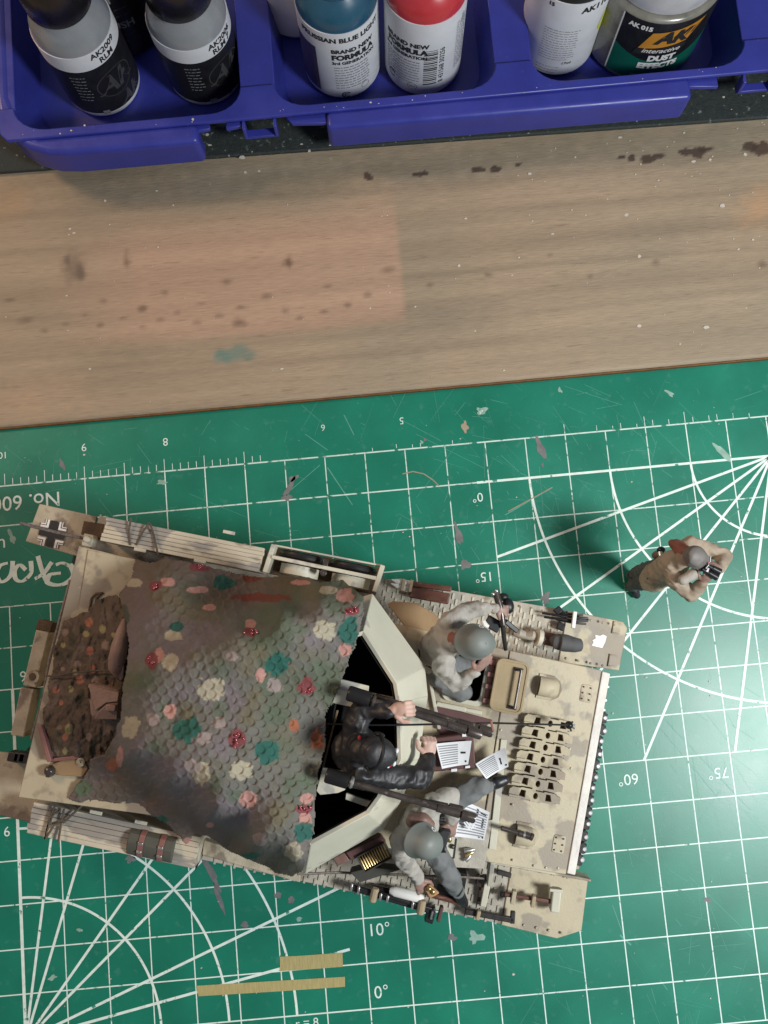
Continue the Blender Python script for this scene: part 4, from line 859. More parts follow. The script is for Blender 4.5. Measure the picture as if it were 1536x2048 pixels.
# spare wheel rack on the left side
rack = tb('wheel_rack', 'sand_pale', lambda b: (b.beam((-1.84, 3.52, 4.2), (-1.76, 4.28, 4.2), .12, .5), b.beam((1.08, 3.58, 4.2), (1.16, 4.30, 4.2), .12, .5), b.beam((-1.75, 4.27, 4.15), (1.15, 4.29, 4.15), .05, .35), b.beam((-1.75, 3.95, 4.42), (1.1, 3.93, 4.38), .10, .12)), bevel=.015)
tb('rack_floor', 'dark_brown', lambda b: b.box((-.35, 3.9, 3.3), (2.9, .75, .1)), bevel=0, parent=rack)
for x in (-1.02, .38):
    w_ = Matrix.Rotation(math.pi / 2, 3, 'X')
    tb('spare_tyre', 'rubber', lambda b: b.lathe([(.40, -.08), (.56, -.10), (.63, -.06), (.65, 0), (.63, .06), (.56, .10), (.40, .08)], (x, 4.12, 3.74), 32, w_), bevel=0, parent=rack)
    tb('spare_wheel', 'sand_pale', lambda b: b.lathe([(.1, -.16), (.40, -.14), (.52, -.13), (.52, .13), (.40, .14), (.1, .16)], (x, 3.74, 3.80), 32, w_), bevel=0, parent=rack)
tb('rack_bolt', 'dark_metal', lambda b: (b.tube([(-.32, 3.8, 4.3), (-.32, 3.8, 4.55)], .09, 10), b.box((-.32, 4.02, 4.4), (.14, .3, .1))), bevel=.01, parent=rack)
# engine deck details, rear fittings
tb('engine_cover', 'sand', lambda b: b.sheet(TP([(176, 1100), (268, 1118), (300, 1140), (245, 1218), (150, 1260)], DZ + .03), .05), bevel=.015)
def vent(b):
    for off in (0, 10): b.tube([T(x, y, DZ + .045) for x, y in ((178 + off, 1222), (183 + off, 1196), (192 + off, 1187), (206, 1186))], .028, 6)
tb('engine_vent', 'dark_brown', vent, bevel=0)
tb('tow_cable', 'cable', lambda b: b.tube([T(x, y, z) for x, y, z in ((142, 1160, 4.7), (122, 1235, 4.75), (100, 1320, 4.8), (90, 1380, 4.8), (75, 1440, 4.75), (64, 1478, 4.7))], .06, 8), bevel=0)
tb('tow_cable', 'cable', lambda b: b.tube([T(x, y, z) for x, y, z in ((595, 1748, 5.0), (680, 1745, 4.5), (760, 1748, 4.2), (850, 1752, 4.0), (930, 1754, 3.9), (968, 1757, 3.8))], .032, 8), bevel=0)
tb('cable_eye', 'dark_metal', lambda b: (b.lathe([(.05, 0), (.13, .02), (.13, .1), (.05, .12)], T(968, 1757, 3.4), 12), b.box(T(964, 1762, 3.3), (.3, .25, .3))), bevel=.01)
tb('tow_bracket', 'dark_inside', lambda b: (b.box(T(922, 1756, 3.5), (.22, .40, .6))), bevel=.02)
tb('hull_bracket', 'sand_pale', lambda b: (b.beam(T(986, 1705, 4.6), T(978, 1762, 3.6), .12, .3), b.beam(T(975, 1765, 3.5), T(966, 1812, 3.4), .16, .12)), bevel=.02)
tb('fender_slot', 'dark_brown', lambda b: b.prism([(p[0] + x, p[1] + y) for p in [T(963, 1790, FZ)] for x, y in rrect(-.09, -.28, .09, .28, .08, 3)], FZ - .02, FZ + .02), bevel=0)
tb('exhaust_box', 'sand_worn', lambda b: (b.beam(T(92, 1262, 3.9), T(66, 1372, 3.9), .36, .5), b.beam(T(62, 1375, 3.9), T(42, 1470, 3.9), .36, .5)), bevel=.03)
tb('exhaust_cap', 'dark_brown', lambda b: (b.beam(T(98, 1242, 3.8), T(92, 1262, 3.8), .42, .5)), bevel=.03)
tb('exhaust_eye', 'sand_worn', lambda b: (b.lathe([(.17, 0), (.17, .35), (.10, .36), (.09, .2)], T(76, 1352, 4.0), 16)), bevel=0)
tb('exhaust_hole', 'dark_brown', lambda b: b.lathe([(.095, 0), (.095, .365)], T(76, 1352, 4.0), 12), bevel=0)
tb('rear_corner_rod', 'cable', lambda b: b.tube([T(40, 1046, 4.3), T(110, 1064, 3.8), T(172, 1078, 3.5)], .045, 8), bevel=0)
tb('rod_socket', 'sand_pale', lambda b: (b.box(T(180, 1082, 3.4), (.28, .34, .4)), b.lathe([(.10, 0), (.10, .12), (.05, .14)], T(176, 1079, 3.6), 10)), bevel=.02)
tb('rear_recess', 'dark_brown', lambda b: b.prism(T2([(168, 1042), (208, 1048), (200, 1080), (162, 1068)], FZ + .03), FZ, FZ + .03), bevel=0)  # dark patch laid on for the shade in the gap
lugp = tb('lug_plate', 'tan_brown', lambda b: b.sheet(TP([(104, 1528), (140, 1514), (166, 1519), (176, 1538), (165, 1554), (110, 1550)], DZ + .09), .10), bevel=.02)
tb('lug_bolt', 'dark_metal', lambda b: (b.lathe([(.14, 0), (.15, .08), (.10, .2), (.02, .24)], T(102, 1541, DZ + .02), 10), b.box(T(98, 1549, DZ + .1), (.1, .12, .2))), bevel=.02, parent=lugp)
tb('lug_ring', 'sand_worn', lambda b: (b.lathe([(.02, 0), (.10, .0), (.11, .04), (.07, .07), (.06, .03), (.02, .03)], T(162, 1524, DZ + .1), 14, cap=False)), bevel=0, parent=lugp)
tb('corner_frame', 'strap_red', lambda b: (b.beam(T(82, 1450, DZ + .1), T(102, 1522, DZ + .1), .11, .24), b.beam(T(102, 1520, DZ + .06), T(160, 1513, DZ + .06), .09, .16)), bevel=.02)
tb('rear_link', 'track', lambda b: [b.box(T(x, 1512 + (x - 30) * .1, 3.4), (.3, .26, .4)) for x in (32, 44, 54)], bevel=.03)
tb('side_block', 'sand_worn', lambda b: b.sheet(TP([(408, 1680), (600, 1740), (600, 1765), (404, 1710)], 3.6), .3), bevel=.02)
tb('side_gap', 'dark_inside', lambda b: b.sheet(TP([(395, 1672), (410, 1678), (405, 1712), (390, 1742)], 3.4), .1), bevel=0)  # near black sheet stands in for the shaded gap
# ---------------------------------------------------------------- draped camouflage sheet, built as a relief over height control points
def Pn(px, py, z):
    R_ = np.array(_RM); d = np.stack([(px - 768) / CAM_F, -(py - 1024) / CAM_F, -np.ones_like(px)], -1) @ R_.T
    t = (z - CAM_P.z) / d[..., 2]; return np.array(CAM_P) + d * t[..., None]
def inpoly(x, y, poly):
    r = np.zeros(x.shape, bool); n = len(poly)
    for i in range(n):
        x0, y0 = poly[i]; x1, y1 = poly[(i + 1) % n]
        if y0 == y1: continue
        c = ((y0 > y) != (y1 > y)) & (x < (x1 - x0) * (y - y0) / (y1 - y0) + x0); r ^= c
    return r
def rbf(ctrl, x, y, c=22.0):
    c_ = np.array(ctrl, float); A = np.sqrt(((c_[:, None, :2] - c_[None, :, :2]) ** 2).sum(-1) + c * c)
    n = len(c_); K = np.zeros((n + 3, n + 3)); K[:n, :n] = A - np.eye(n) * 2.0; K[:n, n] = 1; K[:n, n + 1:] = c_[:, :2] / 500; K[n, :n] = 1; K[n + 1:, :n] = c_[:, :2].T / 500
    w = np.linalg.solve(K, np.r_[c_[:, 2], 0, 0, 0]); out = np.zeros(x.shape)
    for i in range(n): out += w[i] * np.sqrt((x - c_[i, 0]) ** 2 + (y - c_[i, 1]) ** 2 + c * c)
    return out + w[n] + (w[n + 1] * x + w[n + 2] * y) / 500
def relief(name, poly, ctrl, colf, detail, mat, root, step=2.0, thick=.04, c=14.0, zmin=None):
    xs = np.arange(min(p[0] for p in poly), max(p[0] for p in poly) + step, step); ys = np.arange(min(p[1] for p in poly), max(p[1] for p in poly) + step, step)
    X, Y = np.meshgrid(xs, ys); wob = lambda a, b_: 9.0 * (fbm(a * .06, b_ * .06) - .5)
    ins = inpoly(X + wob(X, Y), Y + wob(Y, X + 50), poly); Z = rbf(ctrl, X, Y, c)
    if zmin is not None: Z = np.maximum(Z, zmin + .04 * (fbm(X * .05, Y * .05)))
    Z = Z + detail(X, Y); Wd = Pn(X, Y, Z); col = colf(X, Y)
    cellok = ins[:-1, :-1] & ins[1:, :-1] & ins[:-1, 1:] & ins[1:, 1:]
    idx = np.arange(X.size).reshape(X.shape); q = np.stack([idx[1:, :-1][cellok], idx[1:, 1:][cellok], idx[:-1, 1:][cellok], idx[:-1, :-1][cellok]], 1)
    used = np.unique(q); mp = np.full(X.size, -1); mp[used] = np.arange(len(used)); q = mp[q]
    co = Wd.reshape(-1, 3)[used] - np.array(ROOT[root.name].translation)
    me = bpy.data.meshes.new(name); me.from_pydata(co.tolist(), [], q.tolist()); me.update()
    a = me.color_attributes.new('paint', 'FLOAT_COLOR', 'POINT'); cc = col.reshape(-1, col.shape[-1])[used]
    if cc.shape[1] == 3: cc = np.c_[cc, np.ones(len(cc))]
    a.data.foreach_set('color', cc.astype(np.float32).ravel())
    me.polygons.foreach_set('use_smooth', [True] * len(me.polygons)); me.materials.append(MATS[mat])
    o = bpy.data.objects.new(name, me); C.objects.link(o); o.parent = root; ROOT[o.name] = ROOT[root.name]
    s = o.modifiers.new('thickness', 'SOLIDIFY'); s.thickness = thick; s.offset = -1
    return o
tpoly = [(272, 1118), (300, 1124), (330, 1112), (362, 1120), (420, 1132), (470, 1145), (520, 1152), (560, 1150), (600, 1150), (640, 1162), (690, 1160), (700, 1170), (728, 1190), (726, 1225), (718, 1268), (700, 1318), (676, 1382), (650, 1430), (652, 1470), (646, 1510), (632, 1580), (628, 1660), (620, 1700), (606, 1745), (588, 1754), (560, 1748), (500, 1722), (450, 1698), (412, 1672), (392, 1668), (374, 1690), (352, 1668), (335, 1652), (310, 1634), (270, 1612), (215, 1606), (150, 1606), (136, 1596), (150, 1570), (166, 1556), (178, 1538), (180, 1520), (208, 1510), (222, 1482), (240, 1440), (246, 1370), (252, 1335), (258, 1290), (250, 1240), (240, 1200), (236, 1190), (262, 1150)]
tctrl = [(715, 1205, 8.30), (640, 1198, 8.25), (560, 1222, 8.38), (470, 1268, 8.40), (385, 1312, 8.30), (310, 1345, 8.05), (268, 1365, 7.7), (258, 1440, 7.7), (268, 1500, 8.0), (340, 1555, 8.1), (430, 1622, 8.2), (520, 1684, 8.2), (592, 1722, 7.9), (450, 1400, 8.36), (560, 1350, 8.42), (560, 1500, 8.34), (660, 1300, 8.36), (636, 1478, 7.95), (600, 1465, 8.18), (620, 1600, 8.34), (350, 1430, 8.2), (690, 1310, 8.3), (615, 1690, 8.2), (500, 1600, 8.36),
    (690, 1162, 7.3), (728, 1192, 8.0), (640, 1165, 7.3), (600, 1152, 6.6), (540, 1155, 5.3), (480, 1150, 5.2), (420, 1140, 5.3), (330, 1112, 5.05), (272, 1122, 5.05), (242, 1190, 5.35), (246, 1245, 6.4), (256, 1300, 7.0), (330, 1215, 7.0), (290, 1240, 6.9), (330, 1290, 7.6), (400, 1190, 6.4), (390, 1245, 7.4), (500, 1200, 5.8), (550, 1180, 5.7), (585, 1190, 6.7), (475, 1225, 6.9), (290, 1170, 6.2), (350, 1160, 6.3), (320, 1132, 5.8), (390, 1145, 5.8), (460, 1180, 5.5), (440, 1225, 7.0),
    (250, 1522, 7.0), (318, 1578, 6.7), (410, 1645, 6.4), (500, 1704, 6.3), (238, 1540, 5.7), (300, 1592, 5.45), (385, 1655, 5.0), (460, 1694, 5.0), (530, 1730, 5.4), (145, 1595, 5.06), (165, 1565, 5.1), (200, 1540, 5.35), (225, 1590, 5.12), (300, 1618, 5.08), (340, 1650, 5.0), (375, 1690, 4.55), (405, 1668, 4.9), (590, 1752, 5.6), (232, 1480, 7.0), (206, 1512, 5.9), (250, 1575, 5.3)]
def rings_detail(X, Y):
    a = math.radians(-14); U = (X * math.cos(a) - Y * math.sin(a)); V = (X * math.sin(a) + Y * math.cos(a))
    U = U + 3.5 * (fbm(X * .03, Y * .03) - .5) * 2; V = V + 3.5 * (fbm(X * .03 + 31, Y * .03 + 5) - .5) * 2
    pw, ph = 22.0, 16.5; row = np.floor(V / ph); best = np.zeros_like(U)
    for dr in (-1, 0, 1):
        r = row + dr; off = np.where(np.mod(r, 2) == 0, 0, pw / 2); cu = (np.floor((U - off) / pw) + .5) * pw + off; cv = (r + .5) * ph
        jit = (_tab[(r.astype(int)) % 256, (np.floor((U - off) / pw)).astype(int) % 256] - .5)
        du = U - cu - jit * 4; dv = V - cv - jit * 3; d = np.hypot(du, dv * 1.08); rad = 9.6 + jit * 2.2
        inside = np.clip((rad - d) / 1.3, 0, 1); tilt = np.clip((du * .75 + dv * .75) / rad * .5 + .5, 0, 1)
        best = np.maximum(best, inside * (.22 + .78 * tilt ** 1.5))
    am = .058 * (.55 + .9 * fbm(X * .012 + 3, Y * .012)); return -best * am * .80 + .010 * (fbm(X * .15, Y * .15) - .5) + .09 * (fbm(X * .02 + 9, Y * .02) - .5) + .045 * (fbm(X * .06 + 2, Y * .06 + 7, 3) - .5)
CRE, PNK, TEA, RED, GRN, ORG, LIL, DGR = (174, 166, 144), (188, 140, 130), (42, 96, 86), (126, 66, 68), (90, 102, 78), (164, 102, 74), (152, 138, 134), (74, 82, 72)
BL = [(425, 1378, 29, 25, CRE), (650, 1262, 22, 20, CRE), (402, 1545, 19, 25, CRE), (482, 1540, 24, 20, CRE), (588, 1704, 18, 19, CRE), (346, 1272, 20, 12, CRE), (262, 1455, 17, 25, CRE), (341, 1325, 20, 18, CRE), (548, 1372, 17, 17, LIL), (622, 1145, 18, 8, CRE), (655, 1180, 20, 8, CRE),
      (341, 1424, 13, 15, PNK), (318, 1310, 11, 14, PNK), (522, 1350, 11, 13, PNK), (690, 1300, 12, 12, PNK), (497, 1598, 18, 17, PNK), (614, 1597, 14, 11, PNK), (612, 1640, 12, 15, PNK), (335, 1164, 15, 8, PNK), (418, 1215, 15, 7, PNK), (306, 1440, 12, 13, LIL), (407, 1476, 14, 14, LIL), (438, 1447, 14, 12, LIL), (385, 1532, 14, 15, LIL), (520, 1679, 14, 13, LIL), (465, 1312, 12, 9, LIL), (395, 1180, 22, 7, PNK), (690, 1192, 20, 14, PNK), (500, 1246, 12, 10, PNK), (600, 1165, 20, 5, PNK), (376, 1683, 9, 9, PNK), (420, 1650, 10, 6, PNK), (225, 1530, 14, 14, ORG), (240, 1510, 7, 22, PNK), (268, 1165, 18, 10, CRE),
      (554, 1328, 27, 21, TEA), (697, 1258, 22, 28, TEA), (372, 1457, 30, 26, TEA), (534, 1506, 25, 23, TEA), (355, 1253, 16, 9, TEA), (446, 1166, 24, 14, TEA), (608, 1664, 20, 20, TEA), (500, 1712, 22, 7, TEA), (320, 1640, 18, 10, TEA),
      (612, 1374, 18, 20, RED), (474, 1476, 18, 19, RED), (303, 1322, 14, 17, RED), (500, 1264, 15, 10, RED), (706, 1222, 16, 9, RED), (608, 1618, 20, 9, RED), (310, 1172, 14, 9, RED), (400, 1135, 22, 8, RED), (520, 1195, 60, 9, (120, 66, 54)), (505, 1155, 20, 9, (120, 66, 54)),
      (634, 1478, 13, 24, ORG), (588, 1452, 11, 14, ORG), (236, 1220, 14, 14, (130, 74, 62)), (165, 1578, 20, 18, GRN), (250, 1230, 10, 20, DGR)]
def tarp_col(X, Y):
    n1 = fbm(X * .011 + 3, Y * .011 + 8); n2 = fbm(X * .016 + 40, Y * .016 + 2); n3 = fbm(X * .05, Y * .05)
    c = np.ones(X.shape + (3,)) * np.array(lin((112, 110, 103)))
    def put(m, col, a): 
        nonlocal c
        m = (np.clip(m, 0, 1) * a)[..., None]; c = c * (1 - m) + np.array(lin(col)) * m
    put((n1 - .50) * 7, (90, 100, 82), .85); put((n2 - .53) * 7, (110, 104, 84), .8); put((.40 - n1) * 7, (124, 114, 120), .7)
    for x, y, rx, ry in ((525, 1280, 44, 22), (600, 1258, 26, 14), (440, 1340, 30, 26), (553, 1430, 42, 30), (440, 1420, 22, 30), (310, 1495, 30, 20), (610, 1560, 30, 24), (470, 1590, 30, 20), (330, 1420, 20, 26), (640, 1330, 24, 22), (430, 1570, 20, 26)):
        put(1.5 - 1.5 * np.hypot((X - x) / rx, (Y - y) / ry) + .8 * (n3 - .5), (92, 104, 86), .75)
    low = rbf(tctrl, X, Y, 14); put((7.3 - low) * .8 + (n3 - .5), (104, 84, 70), .5)  # brown shade of the low slopes painted into the cloth colour
    for x, y, rx, ry, col in BL:
        rx *= 1.07; ry *= 1.07; wobb = .42 * (fbm(X * .085 + x, Y * .085 + y, 3) - .5) * 2 + .16 * (vnoise(X * .3 + x, Y * .3) - .5)
        put((1 - np.hypot((X - x) / rx, (Y - y) / ry) + wobb) / .10, col, .93)
    return c * (.85 + .15 * n3[..., None])
cp = P(450, 1420, 6.5); sheet = thing('camouflage_sheet', 'dimpled grey green camouflage sheet with cream, pink and teal blotches draped over the turret', 'camouflage sheet', (cp.x, cp.y, 5.0))
relief('sheet_cloth', tpoly, tctrl, tarp_col, rings_detail, 'tarp', sheet, 1.7, .05, zmin=None)
def gloss(b):
    for x, y, rx, ry, col in BL:
        if col is RED:
            for k in range(6):
                px, py = x + rnd.gauss(0, rx * .4), y + rnd.gauss(0, ry * .4); z = float(rbf(tctrl, np.array([[px]]), np.array([[py]]))[0, 0]); b.ball(P(px, py, z + .01), (.03, .03, .022), n=8, m=5)
M('wet_red', (.30, .03, .05), .12, var=.2, coat=.6)
b = B(); gloss(b); o = b.obj('paint_droplets', 'wet_red', sheet); o['kind'] = 'stuff'
# leaf patterned brown sheet heaped on the engine deck
hpoly = [(192, 1198), (232, 1186), (250, 1210), (258, 1260), (256, 1350), (250, 1450), (228, 1512), (190, 1528), (150, 1520), (112, 1515), (100, 1478), (86, 1452), (84, 1420), (98, 1398), (94, 1372), (106, 1340), (104, 1300), (118, 1268), (126, 1240), (160, 1225), (176, 1222)]
hctrl = [(190, 1205, 5.05), (240, 1190, 5.3), (255, 1260, 5.9), (255, 1350, 5.9), (250, 1450, 5.9), (225, 1505, 5.3), (160, 1520, 5.05), (110, 1512, 5.05), (86, 1440, 5.05), (96, 1380, 5.05), (108, 1310, 5.05), (128, 1245, 5.1), (170, 1280, 5.55), (170, 1340, 5.5), (150, 1400, 5.45), (150, 1460, 5.35), (210, 1330, 5.7), (205, 1470, 5.5), (125, 1420, 5.3), (130, 1350, 5.3), (200, 1240, 5.5)]
def hdet(X, Y): return .16 * (np.abs(fbm(X * .045, Y * .03) - .5) * 2) + .13 * (fbm(X * .10 + 4, Y * .07) - .5) - .05
def hcol(X, Y):
    n = fbm(X * .03, Y * .03); c = np.ones(X.shape + (3,)) * np.array(lin((90, 74, 61))); 
    for col, t, s in (((82, 70, 54), .52, 1), ((102, 88, 78), .56, 2), ((66, 60, 44), .6, 3)):
        m = np.clip((fbm(X * .035 * s ** .3 + 11 * s, Y * .035 + s * 7) - t) * 9, 0, 1)[..., None]; c = c * (1 - m) + np.array(lin(col)) * m
    r2 = random.Random(5)
    for k, (x, y) in enumerate([(205, 1258), (178, 1245), (210, 1290), (126, 1290), (180, 1302), (155, 1328), (150, 1345), (186, 1338), (125, 1338), (142, 1378), (112, 1380), (130, 1265), (172, 1268), (122, 1405), (118, 1455), (138, 1458), (130, 1475), (178, 1474), (130, 1502), (160, 1360), (190, 1360), (228, 1270)]):
        col = ((150, 140, 96), (164, 104, 84), (132, 112, 100))[k % 3]; rr = r2.uniform(5, 9)
        m = np.clip((1 - np.hypot((X - x) / rr, (Y - y) / (rr * r2.uniform(.8, 1.4))) + .3 * (vnoise(X * .3, Y * .3) - .5)) / .2, 0, 1)[..., None] * .85; c = c * (1 - m) + np.array(lin(col)) * m
    return c
cp = P(165, 1370, 5); heap = thing('folded_groundsheet', 'dark brown spotted camouflage groundsheet heaped on the rear engine deck', 'groundsheet', (cp.x, cp.y, 4.95))
relief('groundsheet_cloth', hpoly, hctrl, hcol, hdet, 'heap', heap, 1.6, .05, c=14, zmin=5.0)
b = B(); b.tube([P(x, y, z) for x, y, z in ((92, 1352, 5.15), (112, 1352, 5.3), (140, 1346, 5.62), (180, 1342, 5.72), (225, 1340, 5.95))], .022, 6); tag(b.obj('tie_cord', 'rope', None), 'thin cord stretched from the rear eye across the brown groundsheet', 'cord')
def Wbox(b, quad, z0, z1):
    "box standing on four corners seen at height z1"
    q = [P(x, y, z1) for x, y in quad]; b.prism([(v.x, v.y) for v in q], z0, z1)
def one(name, label, cat, fn, mat, group=None, bevel=.015, **k):
    b = B(); fn(b); return tag(b.obj(name, mat, None, bevel=bevel, **k), label, cat, group)
def tset(name, label, cat, c, parts, group=None):
    t = thing(name, label, cat, P(*c), group)
    for nm, mt, fn, bv in parts:
        b = B(); fn(b); b.obj(nm, mt, t, bevel=bv)
    return t
def wt(pts, r, n=8): return lambda b: b.tube([P(*p) for p in pts], r, n)
# satchel and cloth roll on the deck
def flap(b): b.sheet([P(x, y, z) for x, y, z in ((176, 1370, 6.18), (238, 1384, 6.22), (236, 1404, 6.24), (212, 1406, 6.30), (190, 1422, 6.2))], .05)
tset('satchel', 'brown leather satchel with buckled flap lying beside the folded groundsheet', 'satchel', (205, 1405, 5.5), [
    ('bag', 'satchel', lambda b: Wbox(b, ((172, 1366), (240, 1380), (236, 1440), (180, 1436)), 5.35, 6.12), .10), ('flap', 'satchel', flap, .02),
    ('flap', 'satchel', lambda b: b.sheet([P(x, y, z) for x, y, z in ((188, 1438, 6.18), (196, 1424, 6.24), (214, 1408, 6.3), (236, 1406, 6.24), (234, 1440, 6.18))], .05), .02),
    ('buckle_tab', 'satchel', lambda b: Wbox(b, ((212, 1408), (232, 1410), (230, 1424), (210, 1422)), 6.2, 6.33), .03), ('opening', 'dark_brown', lambda b: Wbox(b, ((170, 1374), (178, 1376), (178, 1398), (169, 1396)), 5.7, 6.15), .03)])
def roll(b):
    pts = [P(x, y, z) for x, y, z in ((250, 1240, 5.9), (246, 1262, 6.05), (240, 1290, 6.15), (234, 1318, 6.15), (232, 1336, 6.0), (238, 1358, 5.8))]; b.tube(pts, [.07, .15, .2, .21, .18, .05], 12)
tset('cloth_roll', 'pinkish brown rolled cloth tucked under the edge of the draped sheet', 'cloth roll', (240, 1300, 5.9), [('rolled_cloth', 'satchel', roll, 0), ('fold_line', 'dark_brown', wt(((228, 1336, 6.2), (238, 1332, 6.22), (248, 1326, 6.15)), .02, 6), 0), ('loose_end', 'satchel', lambda b: b.sheet([P(x, y, z) for x, y, z in ((230, 1338, 6.1), (248, 1330, 6.15), (246, 1356, 6.0), (240, 1364, 5.9))], .06), .02)])  # fold line is a dark strip painting the crease shade
# blanket roll strapped to the right stowage box
v0 = T(300, 1652, 4.6); v1 = T(296, 1735, 4.3)
br = thing('blanket_roll', 'grey green blanket roll with two reddish straps on the right stowage box', 'blanket roll', P(298, 1690, 4.2))
x0, x1 = T(252, 1690, 4.5).x, T(345, 1700, 4.5).x; yA, yB = -3.50, -4.12
def bl(a, c, ex, mt, nm, pr):
    b = B(); prof = [(yA, 4.0), (yA - .02, 4.28), (yA - .10, 4.42), ((yA + yB) / 2, 4.50), (yB + .10, 4.42), (yB - .04, 4.28), (yB - .06, 3.9)]
    cy_ = (yA + yB) / 2
    for xx in (a, c):
        for (y, z) in prof: b.v.append(TW(xx, cy_ + (y - cy_) * (1 + ex), z + ex * .35))
    m = len(prof); b.f += [[i, i + 1, m + i + 1, m + i] for i in range(m - 1)] + [list(range(m))[::-1], list(range(m, 2 * m)), [0, m, 2 * m - 1, m - 1]]; return b.obj(nm, mt, pr, bevel=.02 if ex == 0 else .005)
bl(x0, x1, 0, 'roll_grey', 'blanket', br)
for a in (.24, .68):
    xx = x0 + (x1 - x0) * a; s_ = bl(xx, xx + .14, .06, 'strap_red', 'strap', br)
    for yy in (-3.78, -4.0): b = B(); b.box(TW(xx + .07, yy, 4.53 - abs(yy + 3.81) * .3), (.13, .07, .04), Matrix.Rotation(TH, 3, 'Z')); b.obj('buckle', 'steel', s_, bevel=.01)
# tools and stowage clamped on the fenders
def jaw(y0): return lambda b: (b.tube([P(812, y0 + 2, 3.62), P(798, y0 - 2, 3.62), P(784, y0 - 5, 3.6)], [.10, .085, .01], 8))
tset('wire_cutter', 'wire cutter with white jaws and brown handles strapped to the left fender', 'wire cutter', (845, 1178, 3.3), [
    ('jaw', 'white_paint', lambda b: b.tube([P(822, 1168, 3.6), P(800, 1164, 3.6), P(783, 1159, 3.58)], [.085, .095, .01], 8), 0), ('jaw', 'white_paint', lambda b: b.tube([P(820, 1178, 3.6), P(800, 1174, 3.6), P(782, 1167, 3.58)], [.085, .095, .01], 8), 0),
    ('handle', 'brown_wood', lambda b: b.beam(P(822, 1168, 3.5), P(903, 1178, 3.5), .15, .22), .03), ('handle', 'brown_wood', lambda b: b.beam(P(820, 1184, 3.5), P(898, 1198, 3.5), .30, .22), .03),
    ('strap', 'strap_tan', lambda b: b.beam(P(808, 1158, 3.6), P(804, 1182, 3.6), .09, .30), .02), ('strap', 'strap_tan', lambda b: b.beam(P(824, 1160, 3.62), P(819, 1184, 3.62), .09, .34), .02)])
def rods(b):
    for a in ((1084, 1226, 1174, 1236), (1088, 1234, 1176, 1242), (1108, 1222, 1166, 1230), (1112, 1238, 1172, 1248), (1120, 1230, 1176, 1237)): b.tube([P(a[0], a[1], 3.4), P((a[0] + a[2]) / 2, (a[1] + a[3]) / 2 + 2, 3.5), P(a[2], a[3], 3.42)], .032, 6)
tset('wire_bundle', 'bundle of dark thin rods under a white clamp on the left fender', 'rod bundle', (1130, 1235, 3.25), [('rods', 'black_metal', rods, 0), ('clamp', 'white_paint', lambda b: b.beam(P(1150, 1223, 3.62), P(1146, 1256, 3.62), .10, .12), .015), ('clamp_base', 'black_metal', lambda b: b.beam(P(1112, 1216, 3.4), P(1120, 1226, 3.4), .2, .18), .02), ('clamp_base', 'black_metal', lambda b: b.beam(P(1115, 1250, 3.4), P(1128, 1256, 3.4), .2, .18), .02)])
hl = tset('headlamp', 'dark grey covered headlamp on the left fender beside the front plate', 'headlamp', (1135, 1287, 3.3), [
    ('lamp_body', 'trousers_dark', lambda b: b.tube([P(1104, 1279, 3.6), P(1114, 1283, 3.75), P(1130, 1286, 3.8), P(1150, 1290, 3.75), P(1160, 1290, 3.7)], [.10, .21, .235, .20, .17], 16), 0), ('lamp_cover', 'trousers_dark', lambda b: b.tube([P(1120, 1285, 3.86), P(1148, 1290, 3.84)], [.21, .18], 14), .02), ('bracket', 'brown_wood', lambda b: b.beam(P(1088, 1276, 3.45), P(1112, 1282, 3.5), .34, .3), .04)])
tset('rolled_net', 'small mottled rolled cloth on the left fender behind the headlamp', 'cloth roll', (1065, 1275, 3.3), [('roll', 'sand_dust', lambda b: b.tube([P(1030, 1266, 3.45), P(1040, 1267, 3.52), P(1052, 1271, 3.5), P(1064, 1271, 3.58), P(1078, 1277, 3.5), P(1092, 1279, 3.5)], [.09, .13, .11, .14, .12, .11], 12), 0), ('band', 'sand_pale', lambda b: b.tube([P(1074, 1275, 3.58), P(1082, 1277, 3.56)], .235, 14), 0)])
# right fender: long black tool with clamps, shovel, crowbar, hammer
def jk(b):
    b.beam(P(700, 1772, 3.6), P(870, 1822, 3.55), .17, .2); b.beam(P(740, 1782, 3.72), P(850, 1814, 3.66), .10, .12)
def jkd(b):
    for x, y, w in ((704, 1774, .2), (718, 1780, .12), (762, 1793, .14), (776, 1797, .10), (826, 1810, .16), (840, 1814, .10)): b.beam(P(x, y - 7, 3.74), P(x - 2, y + 8, 3.74), .06, .1)
tset('jack', 'long black vehicle jack with tan clamps along the right fender edge', 'jack', (790, 1800, 3.25), [('shaft', 'black_metal', jk, .03), ('fitting', 'steel', jkd, .01), ('clamp', 'strap_tan', lambda b: b.tube([P(751, 1776, 3.75), P(744, 1803, 3.7)], .105, 10), .03), ('clamp', 'strap_tan', lambda b: b.tube([P(845, 1800, 3.75), P(840, 1828, 3.7)], .105, 10), .03),
    ('foot', 'black_metal', lambda b: (b.beam(P(852, 1828, 3.5), P(868, 1834, 3.5), .3, .3), b.beam(P(868, 1812, 3.55), P(862, 1838, 3.55), .08, .25)), .02), ('foot', 'box_maroon', lambda b: b.beam(P(884, 1812, 3.6), P(876, 1842, 3.6), .09, .25), .02), ('pin', 'steel', lambda b: b.tube([P(866, 1822, 3.72), P(862, 1838, 3.7)], .035, 6), 0)])
tset('white_block', 'bright white rounded block lying along the right fender beside the jack', 'block', (808, 1787, 3.3), [('block', 'white_paint', lambda b: b.tube([P(781, 1781, 3.62), P(790, 1783, 3.66), P(838, 1795, 3.66), P(842, 1797, 3.6)], [.09, .135, .13, .1], 12), .01), ('end_cap', 'black_metal', lambda b: b.beam(P(745, 1778, 3.4), P(780, 1785, 3.4), .25, .25), .04)])
